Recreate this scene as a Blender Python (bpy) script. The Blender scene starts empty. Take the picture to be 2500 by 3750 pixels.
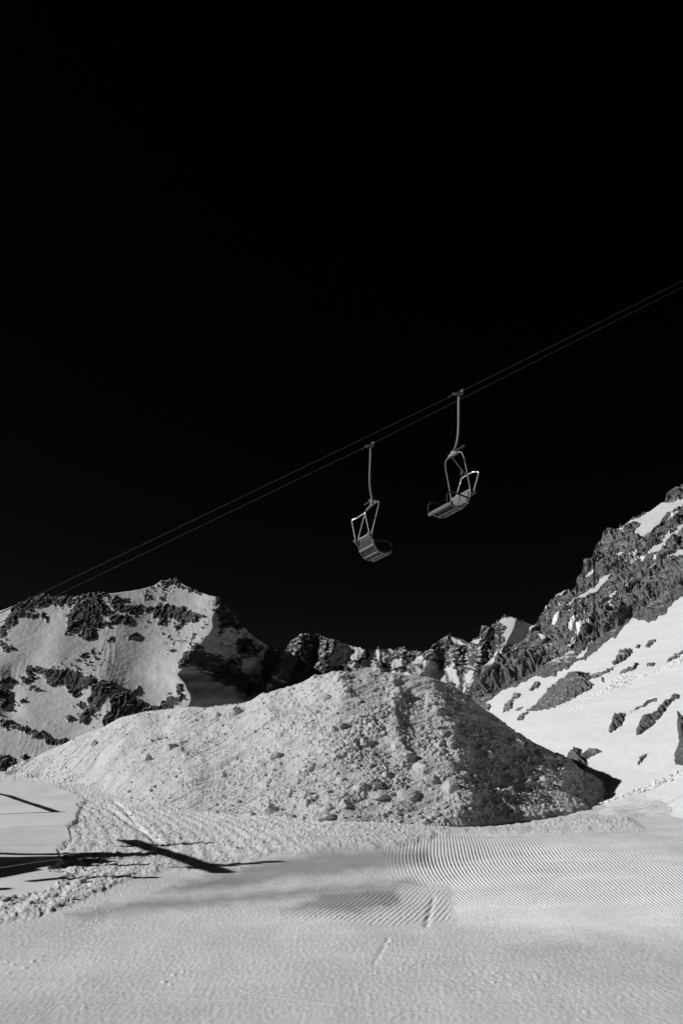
import bpy, math, random
import numpy as np
from mathutils import Vector, Matrix

# ------------------------------------------------------------------ camera, sky, sun, exposure
FPX = 2917.0                      # focal length in pixels of the 2500 x 3750 photograph (28 mm on 36 mm)
PITCH = math.radians(18.5)
CAMH = 2.1
CP, SP = math.cos(PITCH), math.sin(PITCH)
SUN_EL = math.radians(28.5)
SUN_AZ = math.radians(5.0)        # light travels towards +X, turned this much towards +Y

scene = bpy.context.scene
C = scene.collection
cam_d = bpy.data.cameras.new('camera')
cam = bpy.data.objects.new('camera', cam_d); C.objects.link(cam)
cam.location = (0, 0, CAMH)
cam.rotation_euler = (math.radians(90) + PITCH, 0, 0)
cam_d.sensor_fit = 'VERTICAL'; cam_d.sensor_height = 36.0; cam_d.sensor_width = 24.0
cam_d.lens = 36.0 * FPX / 3750.0
cam_d.clip_start = 0.1; cam_d.clip_end = 5000
scene.camera = cam

world = bpy.data.worlds.new('World'); scene.world = world
world.use_nodes = True
wn = world.node_tree; wn.nodes.clear()
w_out = wn.nodes.new('ShaderNodeOutputWorld')
w_bg = wn.nodes.new('ShaderNodeBackground')
w_sky = wn.nodes.new('ShaderNodeTexSky'); w_sky.sky_type = 'NISHITA'; w_sky.sun_disc = False
w_sky.sun_elevation = SUN_EL
w_sky.sun_rotation = math.radians(-90) + SUN_AZ
w_sky.altitude = 2400; w_sky.air_density = 0.8; w_sky.dust_density = 0.2
# deep red filter on black and white film: only the red light of the sky is recorded, and little of it
w_sep = wn.nodes.new('ShaderNodeSeparateColor')
w_pow = wn.nodes.new('ShaderNodeMath'); w_pow.operation = 'POWER'; w_pow.inputs[1].default_value = 2.1
w_bg.inputs['Strength'].default_value = 0.0012
wn.links.new(w_sky.outputs[0], w_sep.inputs[0])
wn.links.new(w_sep.outputs[0], w_pow.inputs[0])
wn.links.new(w_pow.outputs[0], w_bg.inputs['Color'])
wn.links.new(w_bg.outputs[0], w_out.inputs['Surface'])

sun_d = bpy.data.lights.new('sun', 'SUN'); sun_d.energy = 4.6; sun_d.angle = math.radians(0.5)
sun_d.color = (1.0, 1.0, 1.0)
sun = bpy.data.objects.new('sun', sun_d); C.objects.link(sun)
S_TRAVEL = Vector((math.cos(SUN_AZ) * math.cos(SUN_EL), math.sin(SUN_AZ) * math.cos(SUN_EL), -math.sin(SUN_EL)))
sun.rotation_euler = S_TRAVEL.to_track_quat('-Z', 'Y').to_euler()
scene.view_settings.view_transform = 'Standard'
scene.view_settings.look = 'None'
scene.view_settings.exposure = 0.0
scene.view_settings.gamma = 1.0

# ------------------------------------------------------------------ helpers
def kel(px, py):
    """elevation tangent and azimuth tangent of the photo's pixel"""
    u = (np.asarray(px, float) - 1250) / FPX; v = (1875 - np.asarray(py, float)) / FPX
    den = CP - v * SP
    return u / den, (SP + v * CP) / den
def at(px, py, Y):
    a, k = kel(px, py)
    Y = np.asarray(Y, float)
    return np.stack(np.broadcast_arrays(a * Y, Y, CAMH + k * Y), -1)
def proj(x, y, z):
    D = y * CP + (z - CAMH) * SP
    v = (-y * SP + (z - CAMH) * CP) / D
    return 1250 + FPX * x / D, 1875 - FPX * v

_rs = np.random.RandomState(7)
_ang = _rs.rand(256) * 2 * np.pi
_GX, _GY = np.cos(_ang), np.sin(_ang)
_R1, _R2, _R3 = _rs.rand(4096), _rs.rand(4096), _rs.rand(4096)
def _hash(ix, iy, seed):
    h = (ix * 374761393 + iy * 668265263 + seed * 974634777) & 0xffffffff
    h = ((h ^ (h >> 13)) * 1274126177) & 0xffffffff
    return h ^ (h >> 16)
def gn(x, y, seed=0):
    fx, fy = np.floor(x), np.floor(y)
    ix, iy = fx.astype(np.int64), fy.astype(np.int64)
    x = x - fx; y = y - fy
    sx = x * x * x * (x * (x * 6 - 15) + 10); sy = y * y * y * (y * (y * 6 - 15) + 10)
    def g(ax, ay):
        h = _hash(ix + ax, iy + ay, seed) & 255
        return _GX[h] * (x - ax) + _GY[h] * (y - ay)
    a = g(0, 0); b = g(1, 0); c = g(0, 1); d = g(1, 1)
    return 1.45 * ((a + (b - a) * sx) * (1 - sy) + (c + (d - c) * sx) * sy)
def fbm(x, y, octs=4, seed=0, gain=0.5, lac=2.03):
    s = 0; a = 1.0
    for i in range(octs):
        s = s + a * gn(x, y, seed + i * 17); x = x * lac + 11.3; y = y * lac - 7.7; a *= gain
    return s
def ridged(x, y, octs=5, seed=0, gain=0.55, lac=2.07):
    s = 0; a = 1.0
    for i in range(octs):
        s = s + a * (1 - 2 * np.abs(gn(x, y, seed + i * 31))); x = x * lac + 5.1; y = y * lac + 3.3; a *= gain
    return s
def lumps(x, y, cell, seed=0, present=0.7, rmin=0.25, rmax=0.6, flat=0.8):
    """rounded crumbs lying on a surface: height in units of x"""
    X = x / cell; Y = y / cell
    ix = np.floor(X).astype(np.int64); iy = np.floor(Y).astype(np.int64)
    out = np.zeros_like(X)
    for dx in (-1, 0, 1):
        for dy in (-1, 0, 1):
            h = _hash(ix + dx, iy + dy, seed)
            px = ix + dx + _R1[h & 4095]; py = iy + dy + _R2[h & 4095]
            r3 = _R3[h & 4095]; r4 = _R1[(h >> 12) & 4095]
            r = rmin + (rmax - rmin) * r3 * r3
            q = 1 - ((X - px) ** 2 + (Y - py) ** 2) / (r * r)
            hh = np.where(r4 < present, r * flat * np.sqrt(np.maximum(q, 0)), 0)
            out = np.maximum(out, hh)
    return out * cell
def cellular(x, y, seed=0):
    """F1 distance, F2-F1 and a random value per cell"""
    ix = np.floor(x).astype(np.int64); iy = np.floor(y).astype(np.int64)
    f1 = np.full(x.shape, 9.0); f2 = np.full(x.shape, 9.0); rid = np.zeros(x.shape)
    for dx in (-1, 0, 1):
        for dy in (-1, 0, 1):
            h = _hash(ix + dx, iy + dy, seed)
            d = (x - ix - dx - _R1[h & 4095]) ** 2 + (y - iy - dy - _R2[h & 4095]) ** 2
            near = d < f1
            f2 = np.where(near, f1, np.minimum(f2, d)); rid = np.where(near, _R3[h & 4095], rid); f1 = np.where(near, d, f1)
    return np.sqrt(f1), np.sqrt(f2) - np.sqrt(f1), rid
def seg_dist(px, py, pts):
    """distance to polyline and the polyline parameter-free nearest side"""
    d = np.full(px.shape, 1e9)
    for (ax, ay), (bx, by) in zip(pts[:-1], pts[1:]):
        vx, vy = bx - ax, by - ay
        t = np.clip(((px - ax) * vx + (py - ay) * vy) / (vx * vx + vy * vy), 0, 1)
        d = np.minimum(d, np.hypot(px - ax - t * vx, py - ay - t * vy))
    return d
def poly_sd(px, py, poly):
    """signed distance to polygon, positive inside (clipped to a margin outside the box)"""
    P = np.asarray(poly, float)
    out = np.full(px.shape, -80.0)
    m = (px > P[:, 0].min() - 60) & (px < P[:, 0].max() + 60) & (py > P[:, 1].min() - 60) & (py < P[:, 1].max() + 60)
    if not m.any(): return out
    x = px[m]; y = py[m]
    d = seg_dist(x, y, [tuple(q) for q in P] + [tuple(P[0])])
    ins = np.zeros(x.shape, bool)
    for (ax, ay), (bx, by) in zip(P, np.roll(P, -1, 0)):
        if ay == by: continue
        c = ((ay > y) != (by > y)) & (x < (bx - ax) * (y - ay) / (by - ay) + ax)
        ins ^= c
    out[m] = np.where(ins, d, -d)
    return out
def mask_of(px, py, polys, soft=12.0, wob=0, seed=5):
    if wob:
        px, py = px + wob * fbm(px / 40, py / 40, 3, seed), py + wob * fbm(px / 40, py / 40, 3, seed + 9)
    s = np.full(px.shape, -80.0)
    for p in polys: s = np.maximum(s, poly_sd(px, py, p))
    return np.clip(s / soft, -1, 1)
def sstep(x, a, b):
    t = np.clip((x - a) / (b - a), 0, 1); return t * t * (3 - 2 * t)
def normals(P):
    du = np.gradient(P, axis=1); dv = np.gradient(P, axis=0)
    n = np.cross(du, dv); n /= np.linalg.norm(n, axis=-1, keepdims=True) + 1e-12
    flip = np.sign(n[..., 2:3]); flip[flip == 0] = 1
    return n * flip
def wrap_s(x): return x

def tag(o, label=None, cat=None, group=None, kind=None):
    if label: o['label'] = label
    if cat: o['category'] = cat
    if group: o['group'] = group
    if kind: o['kind'] = kind
    return o
def link_mesh(name, verts, faces, mat, parent=None, smooth=True, attrs=None):
    me = bpy.data.meshes.new(name)
    V = np.asarray(verts, np.float32).reshape(-1, 3)
    if isinstance(faces, np.ndarray):
        n, k = faces.shape
        me.vertices.add(len(V)); me.vertices.foreach_set('co', V.ravel())
        me.loops.add(n * k); me.loops.foreach_set('vertex_index', faces.astype(np.int32).ravel())
        me.polygons.add(n)
        me.polygons.foreach_set('loop_start', np.arange(0, n * k, k, dtype=np.int32))
        me.polygons.foreach_set('use_smooth', np.full(n, smooth))
        me.update(calc_edges=True)
    else:
        me.from_pydata([tuple(map(float, v)) for v in V], [], faces)
        me.polygons.foreach_set('use_smooth', [smooth] * len(me.polygons))
        me.update()
    for k_, v_ in (attrs or {}).items():
        a = me.attributes.new(k_, 'FLOAT', 'POINT'); a.data.foreach_set('value', np.asarray(v_, np.float32).ravel())
    me.materials.append(mat)
    o = bpy.data.objects.new(name, me); C.objects.link(o)
    if parent: o.parent = parent
    return o
def grid_faces(R, Cc, keep=None):
    idx = np.arange(R * Cc).reshape(R, Cc)
    f = np.stack([idx[:-1, :-1], idx[:-1, 1:], idx[1:, 1:], idx[1:, :-1]], -1).reshape(-1, 4)
    if keep is not None:
        k = keep.ravel(); f = f[k[f].all(1)]
    return f
def grid_obj(name, P, mat, attrs=None, keep=None, parent=None, flip=False):
    f = grid_faces(P.shape[0], P.shape[1], keep)
    if flip: f = f[:, ::-1].copy()
    return link_mesh(name, P, f, mat, parent, True, attrs)

# ------------------------------------------------------------------ materials
def new_mat(name):
    m = bpy.data.materials.new(name); m.use_nodes = True
    nt = m.node_tree; b = nt.nodes['Principled BSDF']
    return m, nt, b
def N(nt, t, **kw):
    n = nt.nodes.new(t)
    for k_, v_ in kw.items(): setattr(n, k_, v_)
    return n
def grey(v): return (v, v, v, 1)
def noise_node(nt, vec, scale, detail=4, rough=0.6, dist=0.0):
    n = N(nt, 'ShaderNodeTexNoise'); n.inputs['Scale'].default_value = scale; n.inputs['Detail'].default_value = detail
    n.inputs['Roughness'].default_value = rough; n.inputs['Distortion'].default_value = dist
    nt.links.new(vec, n.inputs['Vector']); return n.outputs['Fac']
def math_node(nt, op, a, b=None, c=None, clamp=False):
    n = N(nt, 'ShaderNodeMath', operation=op); n.use_clamp = clamp
    for i, q in enumerate((a, b, c)):
        if q is None: continue
        if isinstance(q, (int, float)): n.inputs[i].default_value = q
        else: nt.links.new(q, n.inputs[i])
    return n.outputs[0]
def attr_node(nt, name):
    a = N(nt, 'ShaderNodeAttribute'); a.attribute_name = name; return a.outputs['Fac']
def mix_val(nt, f, a, b):
    return math_node(nt, 'ADD', math_node(nt, 'MULTIPLY', math_node(nt, 'SUBTRACT', 1.0, f), a), math_node(nt, 'MULTIPLY', f, b))
def ramp(nt, f, p0, c0, p1, c1):
    n = N(nt, 'ShaderNodeMapRange'); n.clamp = True
    nt.links.new(f, n.inputs[0])
    n.inputs[1].default_value = p0; n.inputs[2].default_value = p1; n.inputs[3].default_value = c0; n.inputs[4].default_value = c1
    return n.outputs[0]
def set_grey(nt, b, val):
    c = N(nt, 'ShaderNodeCombineColor')
    for i in range(3): nt.links.new(val, c.inputs[i])
    nt.links.new(c.outputs[0], b.inputs['Base Color'])
def bump(nt, b, h, dist, strength=1.0, prev=None):
    n = N(nt, 'ShaderNodeBump'); n.inputs['Distance'].default_value = dist; n.inputs['Strength'].default_value = strength
    nt.links.new(h, n.inputs['Height'])
    if prev is not None: nt.links.new(prev, n.inputs['Normal'])
    nt.links.new(n.outputs[0], b.inputs['Normal']); return n.outputs[0]
def pos(nt): return N(nt, 'ShaderNodeNewGeometry').outputs['Position']

def mat_ground():
    m, nt, b = new_mat('piste_snow'); p = pos(nt)
    cord, rough, dark_smooth, phi = (attr_node(nt, q) for q in ('cord', 'rough', 'dark_smooth', 'phi'))
    mp = N(nt, 'ShaderNodeMapping'); mp.inputs['Scale'].default_value = (0.25, 1.3, 1.0); nt.links.new(p, mp.inputs[0])
    grain = noise_node(nt, p, 22, 6, 0.8)
    streak = noise_node(nt, mp.outputs[0], 11, 8, 0.78, 0.0)
    smear = ramp(nt, noise_node(nt, mp.outputs[0], 0.55, 5, 0.65), 0.38, 0.6, 0.60, 1.3)
    rough = math_node(nt, 'MULTIPLY', rough, smear)
    patch = noise_node(nt, mp.outputs[0], 0.9, 4, 0.6)
    alb = math_node(nt, 'ADD', 0.70, math_node(nt, 'MULTIPLY', math_node(nt, 'SUBTRACT', grain, 0.5), 0.25))
    alb = math_node(nt, 'ADD', alb, math_node(nt, 'MULTIPLY', math_node(nt, 'SUBTRACT', patch, 0.5), 0.26))  # broad tone bands, standing in for the shading of low undulations
    alb = math_node(nt, 'SUBTRACT', alb, math_node(nt, 'MULTIPLY', dark_smooth, 0.33))  # smooth patches get a darker tone
    set_grey(nt, b, math_node(nt, 'MINIMUM', alb, 0.93))
    b.inputs['Roughness'].default_value = 0.65; b.inputs['Specular IOR Level'].default_value = 0.25
    s = math_node(nt, 'SINE', math_node(nt, 'MULTIPLY', math_node(nt, 'ADD', phi, math_node(nt, 'MULTIPLY', noise_node(nt, p, 3.0, 3, 0.6), 0.020)), 2 * math.pi / 0.049))
    brk = ramp(nt, noise_node(nt, p, 1.3, 5, 0.7), 0.33, 0.35, 0.55, 1.0)
    h1 = math_node(nt, 'MULTIPLY', math_node(nt, 'MULTIPLY', s, cord), brk)
    n1 = bump(nt, b, h1, 0.0001)
    h2 = math_node(nt, 'MULTIPLY', streak, rough)
    n2 = bump(nt, b, h2, 0.02, 1.0, n1)
    bump(nt, b, math_node(nt, 'MULTIPLY', grain, rough), 0.012, 1.0, n2)
    return m
def mat_heap():
    m, nt, b = new_mat('heaped_snow'); p = pos(nt)
    g = noise_node(nt, p, 16, 6, 0.7); d = noise_node(nt, p, 1.1, 5, 0.6)
    alb = math_node(nt, 'ADD', 0.515, math_node(nt, 'MULTIPLY', math_node(nt, 'SUBTRACT', g, 0.5), 0.30))
    alb = math_node(nt, 'ADD', alb, math_node(nt, 'MULTIPLY', math_node(nt, 'SUBTRACT', d, 0.5), 0.22))
    set_grey(nt, b, math_node(nt, 'MINIMUM', alb, 0.88))
    b.inputs['Roughness'].default_value = 0.6; b.inputs['Specular IOR Level'].default_value = 0.3
    bump(nt, b, g, 0.05)
    return m
def mat_slope_snow():
    m, nt, b = new_mat('wind_snow'); p = pos(nt)
    mp = N(nt, 'ShaderNodeMapping'); mp.inputs['Rotation'].default_value = (0, 0, 0.5); mp.inputs['Scale'].default_value = (1, 3, 1); nt.links.new(p, mp.inputs[0])
    g = noise_node(nt, mp.outputs[0], 1.2, 6, 0.65)
    set_grey(nt, b, math_node(nt, 'ADD', 0.68, math_node(nt, 'MULTIPLY', g, 0.08)))
    b.inputs['Roughness'].default_value = 0.7; b.inputs['Specular IOR Level'].default_value = 0.2
    bump(nt, b, g, 0.12)
    return m
def rock_albedo(nt, p, sc, lo, hi):
    a = noise_node(nt, p, sc, 8, 0.7, 0.6)
    v = N(nt, 'ShaderNodeTexVoronoi'); v.feature = 'DISTANCE_TO_EDGE'; v.inputs['Scale'].default_value = sc * 1.6
    mp = N(nt, 'ShaderNodeMapping'); mp.inputs['Rotation'].default_value = (0.3, 0.5, 0.2); mp.inputs['Scale'].default_value = (1, 1, 2.2)
    wn_ = N(nt, 'ShaderNodeTexNoise'); wn_.inputs['Scale'].default_value = sc * 2.5; wn_.inputs['Detail'].default_value = 5; nt.links.new(p, wn_.inputs['Vector'])
    wv = N(nt, 'ShaderNodeVectorMath', operation='MULTIPLY_ADD'); nt.links.new(wn_.outputs['Color'], wv.inputs[0]); wv.inputs[1].default_value = (1.1 / sc,) * 3; nt.links.new(p, wv.inputs[2])
    nt.links.new(wv.outputs[0], mp.inputs[0])
    nt.links.new(mp.outputs[0], v.inputs['Vector'])
    crack = ramp(nt, v.outputs['Distance'], 0.0, 0.75, 0.06, 1.0)
    return math_node(nt, 'MULTIPLY', ramp(nt, a, 0.32, lo, 0.68, hi), crack), a, crack
def mat_mountain(name, sc, lo, hi, snow=0.76, bd=1.0, sb=0.3, edge=0.5):
    """snow with rock where the vertex value 'rock' says so, the edge broken up by noise"""
    m, nt, b = new_mat(name); p = pos(nt)
    r = attr_node(nt, 'rock')
    n = noise_node(nt, p, sc * 2.2, 6, 0.7)
    f = ramp(nt, math_node(nt, 'ADD', r, math_node(nt, 'MULTIPLY', math_node(nt, 'SUBTRACT', n, 0.5), edge)), -0.03, 0.0, 0.03, 1.0)
    ra, a, crack = rock_albedo(nt, p, sc, lo, hi)
    sn = noise_node(nt, p, sc * 0.8, 6, 0.65)
    sa = math_node(nt, 'ADD', snow - 0.04, math_node(nt, 'MULTIPLY', sn, 0.08))
    set_grey(nt, b, mix_val(nt, f, sa, ra))
    b.inputs['Roughness'].default_value = 0.8; b.inputs['Specular IOR Level'].default_value = 0.2
    h = math_node(nt, 'ADD', math_node(nt, 'MULTIPLY', f, math_node(nt, 'ADD', a, math_node(nt, 'MULTIPLY', crack, 0.25))), math_node(nt, 'MULTIPLY', sn, sb))
    bump(nt, b, h, bd)
    return m
def mat_rock(name, sc, lo, hi, bd):
    m, nt, b = new_mat(name); p = pos(nt)
    ra, a, crack = rock_albedo(nt, p, sc, lo, hi)
    sx = N(nt, 'ShaderNodeSeparateXYZ'); nt.links.new(N(nt, 'ShaderNodeNewGeometry').outputs['Normal'], sx.inputs[0])
    up = math_node(nt, 'ADD', sx.outputs['Z'], math_node(nt, 'MULTIPLY', math_node(nt, 'SUBTRACT', noise_node(nt, p, sc * 1.7, 6, 0.7), 0.5), 0.55))
    ra = mix_val(nt, ramp(nt, up, 0.93, 0.0, 0.97, 1.0), ra, 0.66)
    set_grey(nt, b, ra); b.inputs['Roughness'].default_value = 0.8
    bump(nt, b, math_node(nt, 'ADD', a, math_node(nt, 'MULTIPLY', crack, 0.3)), bd)
    return m
def mat_metal(name, v, rough, metallic=0.0, var=0.25, sc=14):
    m, nt, b = new_mat(name)
    tc = N(nt, 'ShaderNodeTexCoord').outputs['Object']
    n = noise_node(nt, tc, sc, 5, 0.6)
    set_grey(nt, b, math_node(nt, 'MULTIPLY', v, math_node(nt, 'ADD', 1 - var / 2, math_node(nt, 'MULTIPLY', n, var))))
    b.inputs['Metallic'].default_value = metallic; b.inputs['Roughness'].default_value = rough
    bump(nt, b, n, 0.002)
    return m
M_GROUND = mat_ground(); M_HEAP = mat_heap(); M_SLOPE = mat_slope_snow()
M_FAR = mat_mountain('far_mountain_snow_and_rock', 0.22, 0.025, 0.10, 0.42, 1.2, 0.4)
M_MID = mat_mountain('ridge_snow_and_rock', 0.24, 0.022, 0.10, 0.46, 1.2, 0.3)
M_WALL = mat_mountain('wall_snow_and_rock', 0.9, 0.05, 0.25, 0.65, 0.35, 0.30)
M_ROCK = mat_rock('outcrop_rock', 1.3, 0.06, 0.24, 0.4)
M_GALV = mat_metal('galvanised_steel', 0.15, 0.45, 0.35)
M_BRIGHT = mat_metal('bright_steel_tube', 0.75, 0.25, 0.7)
M_PANEL = mat_metal('grey_seat_panel', 0.09, 0.5)
M_BLACK = mat_metal('black_rubber', 0.008, 0.85)
M_CABLE = mat_metal('steel_rope', 0.018, 0.6, 0.2)

# ------------------------------------------------------------------ the ground sheet
RAMP = 0.06
def ramp_z(y):
    y = np.asarray(y, float)
    z = RAMP * np.maximum(y, 0)
    far = np.maximum(y - 34, 0)
    return np.where(y > 34, RAMP * 34 + 0.06 * far - 0.0022 * far ** 2 * np.exp(-far / 400), z).clip(-14, 4)
def Y_ground(px, py):
    a, k = kel(px, py); return CAMH / np.maximum(RAMP - k, 0.02)

BANK_L = [(-900, 2850), (60, 2862), (200, 2890), (312, 2935), (285, 2985), (262, 3040), (258, 3085), (205, 3120), (225, 3165), (180, 3200), (250, 3215), (200, 3262), (90, 3292), (0, 3300), (-300, 3330), (-900, 3400)]
DEBRIS = [(-100, 2835), (160, 2850), (320, 2880), (430, 2915), (720, 2972), (1250, 3015), (1700, 3018), (2100, 2985), (2290, 2985), (2350, 3030), (1900, 3035), (1640, 3040), (1560, 3068), (1420, 3100), (1250, 3108), (980, 3128), (870, 3152), (600, 3180), (420, 3230), (380, 3260), (250, 3310), (150, 3345), (-200, 3390), (-200, 3290), (0, 3300), (90, 3292), (200, 3262), (250, 3215), (180, 3200), (225, 3165), (205, 3120), (258, 3085), (262, 3040), (285, 2985), (312, 2935), (200, 2890), (60, 2862), (-100, 2855)]
CORD = [(1440, 3048), (1700, 3036), (2330, 3030), (2420, 3075), (2520, 3150), (2900, 3300), (3200, 3900), (2350, 3900), (2050, 3690), (1780, 3520), (1640, 3390), (1560, 3270), (1480, 3180)]
CORD2 = [(1000, 3350), (1180, 3250), (1450, 3225), (1640, 3250), (1660, 3380), (1450, 3400), (1180, 3370)]
CORD3 = [(380, 3290), (480, 3215), (700, 3175), (760, 3190), (560, 3260), (420, 3310)]
CORDR = [(2330, 3010), (2700, 3000), (2900, 3200), (2520, 3140)]
DARK1 = [(560, 3262), (760, 3205), (1000, 3150), (1180, 3118), (1560, 3105), (1575, 3150), (1380, 3180), (1100, 3205), (800, 3245)]
DARK2 = [(240, 3340), (500, 3290), (900, 3262), (1500, 3215), (1540, 3235), (1200, 3262), (900, 3292), (560, 3320), (300, 3352)]
DARK3 = [(1030, 3330), (1180, 3260), (1450, 3235), (1460, 3300), (1300, 3335), (1120, 3325)]
def ground_detail(x, y):
    z0 = ramp_z(y)
    yy = np.maximum(y, 1.0)
    px, py = proj(x, yy, RAMP * yy)
    ok = (y > 2.0)
    w = 14 * fbm(px / 60, py / 25, 3, 3)
    bank = np.where(ok, mask_of(px + w, py + 0.4 * w, [BANK_L], 10), -1) * .5 + .5
    deb = np.where(ok, mask_of(px + w, py + 0.5 * w, [DEBRIS], 9), -1) * .5 + .5
    c1 = np.where(ok, mask_of(px + 1.2 * w, py + .5 * w, [CORD], 75), -1) * .5 + .5
    c2 = np.where(ok, mask_of(px + w, py + .4 * w, [CORD2], 18), -1) * .5 + .5
    c3 = np.where(ok, mask_of(px + w, py + .4 * w, [CORD3, CORDR], 14), -1) * .5 + .5
    dark_smooth = np.where(ok, mask_of(px + w, py + .5 * w, [DARK1, DARK2, DARK3], 16), -1) * .5 + .5
    far = np.clip(y / 8, 0, 1)
    z = z0 + 0.10 * fbm(x / 6.5, y / 9.0, 2, 40) * far + 0.018 * fbm(x / 1.6, y / 2.4, 3, 51)
    # the smooth bank on the left stands a little proud and is rounded at its edge
    z = z + 0.06 * sstep(bank, 0.0, 1.0) + 0.05 * fbm(x / 3, y / 3, 2, 9) * bank
    # crumbled, ploughed snow: low ridges left by the plough and crumbs of three sizes
    near = (np.abs(px - 1250) < 1500) & (y > 4) & (y < 45)
    L = np.zeros_like(x)
    if near.any():
        xs, ys = x[near], y[near]
        L[near] = (lumps(xs, ys, 0.30, 1, 0.35) * 0.12 + lumps(xs, ys, 0.14, 2, 0.5) * 0.18 + lumps(xs, ys, 0.07, 3, 0.85) * 0.48 +
                   0.012 * np.abs(gn(xs / 0.10, ys / 0.10, 8)))
    trk = 0.0055 * np.sin((x * 0.95 + (y - 18) * 0.35 + 0.02 * (y - 18) ** 2) * 2 * np.pi / 0.27 + 1.5 * fbm(x, y, 2, 77))
    z = z + deb * (L + trk * (1 - sstep(px, 900, 1500))) + deb * 0.03
    edge = np.exp(-((bank - 0.5) / 0.32) ** 2) * (deb > 0.02) * (1 - sstep(px, 330, 380))
    z = z + edge * L * 0.5
    # small crumbs strewn on the pressed snow
    if near.any():
        e = np.zeros_like(x); e[near] = lumps(x[near], y[near], 0.07, 23, 0.25, 0.15, 0.4, 0.45)
        z = z + e * (1 - bank) * (1 - c1) * sstep(fbm(x / 1.2, y / 1.2, 3, 24), 0.1, 0.6)
    z = z + np.maximum(x + 1.0, 0) ** 1.35 * 0.008 * sstep(y, 0, 4) * (1 - sstep(y, 11, 17)) * (x < 14)
    # pressed crumbs and scraped dashes of the worn piste
    if near.any():
        xs, ys = x[near], y[near]
        wear = sstep(fbm(xs / 1.8, ys / 0.7, 4, 124), -0.35, 0.45) * (1 - 0.85 * dark_smooth[near]) * (1 - 0.95 * bank[near]) * (1 - 0.6 * c1[near]) * (1 - deb[near])
        dash = np.maximum(gn(xs / 0.13, ys / 0.085, 125) + 0.5 * gn(xs / 0.05, ys / 0.07, 126) - 0.25, 0) + 1.2 * np.maximum(gn(xs / 1.3, ys / 0.07 + xs * .8, 129) - 0.45, 0)
        cr = np.zeros_like(x)
        cr[near] = wear * (0.005 * dash + 0.15 * lumps(xs, ys, 0.038, 127, 0.7, 0.25, 0.6, 0.5)) + 0.002 * gn(xs / 0.04, ys / 0.08, 128) * (1 - 0.9 * dark_smooth[near]) * (1 - 0.9 * bank[near])
        cr[near] += 0.0028 * fbm(xs / 0.9, ys / 0.13 + xs * .15, 3, 131) * (1 - deb[near]) * (1 - .8 * bank[near]) * (1 - .7 * c1[near])
        z = z + cr
    # dips where the machine crossed
    for (ax, ay, bx, by, wd, dp) in ((1370, 3540, 1420, 3450, 9, .006), (1560, 3390, 1585, 3290, 10, .012), (380, 2960, 640, 3120, 8, .03), (420, 2940, 560, 3080, 7, .03)):
        z = z - dp * np.exp(-(seg_dist(px, py, [(ax, ay), (bx, by)]) / wd) ** 2)
    for (ax, ay, bx, by, wd, dp) in ((1400, 3500, 1540, 3526, 2.2, -.004), (540, 3418, 950, 3450, 2.0, -.003), (640, 3482, 1000, 3478, 1.8, .004), (1000, 3478, 1420, 3486, 1.8, .003),
                                     (0, 3575, 380, 3568, 2.0, .003), (260, 3615, 700, 3632, 2.5, -.003), (900, 3640, 1250, 3700, 2.5, .003), (1500, 3560, 1900, 3690, 2.5, -.003), (100, 3440, 500, 3420, 2.5, .004), (620, 3650, 900, 3668, 3, .004)):
        z = z + dp * np.exp(-(seg_dist(px, py, [(ax, ay), ((ax + bx) / 2, (ay + by) / 2 + 4), (bx, by)]) / wd) ** 2)
    tt = np.clip((y - 12) / 5, -1.15, 1.6)
    gg = 0.40969 * tt - 0.23202 * tt ** 2
    phi1 = (x - (0.00318 * tt + 0.78253 * tt ** 2 - 0.34352 * tt ** 3) + 2 * gg) / (1 + gg)
    phi2 = (x * 0.95 + (y - 8) * -0.30) * 0.8
    phi3 = (x * 0.35 + y * 0.9) * 0.5
    phi = np.where(c3 > 0.5, phi3, np.where(c2 > 0.5, phi2, phi1))
    c2s, c3s = np.clip((c2 - .5) * 2, 0, 1), np.clip((c3 - .5) * 2, 0, 1)
    c1s = c1 * np.clip(1 - 2 * c2, 0, 1) * np.clip(1 - 2 * c3, 0, 1)
    cord = np.maximum(np.maximum(c1s, c2s * 0.55), c3s * 0.5)
    cord = cord * (1 - 0.9 * deb) * (1 - bank)
    z = z + 0.0075 * cord * sstep(y, 6.9, 8.6) * np.sin(phi * 2 * np.pi / 0.052 + 0.8 * fbm(x * 1.5, y * 1.5, 3, 140)) * (0.7 + 0.3 * sstep(fbm(x / 1.0, y / 1.0, 4, 141), -0.5, 0.2)) * (y < 19)
    rough = np.clip(0.55 - 0.34 * dark_smooth - 0.36 * bank + 0.6 * deb, 0.03, 1.0)
    return z, dict(cord=cord, rough=rough, dark_smooth=dark_smooth * (1 - 0.0 * c2), phi=phi)

th_f = np.arctan(np.linspace(-0.50, 0.50, 1250))
th = np.concatenate([np.linspace(-math.pi, th_f[0], 70)[:-1], th_f, np.linspace(th_f[-1], math.pi, 70)[1:]])
_k = np.array([kel(1250, q)[1] for q in np.arange(3900, 2855, -2.2)])
r_f = CAMH / np.maximum(RAMP - _k, 0.02)
rr = np.concatenate([[0.3, 1.0, 1.8, 2.6, 3.4, 4.2, 4.8], r_f[r_f > 5.2], np.geomspace(r_f[-1] * 1.02, 900, 60)])
TH, RR = np.meshgrid(th, rr)
GXw, GYw = RR * np.sin(TH), RR * np.cos(TH)
GZ, GA = ground_detail(GXw, GYw)
tag(grid_obj('snow_ground', np.stack([GXw, GYw, GZ], -1), M_GROUND, GA, flip=True), kind='structure')

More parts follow.
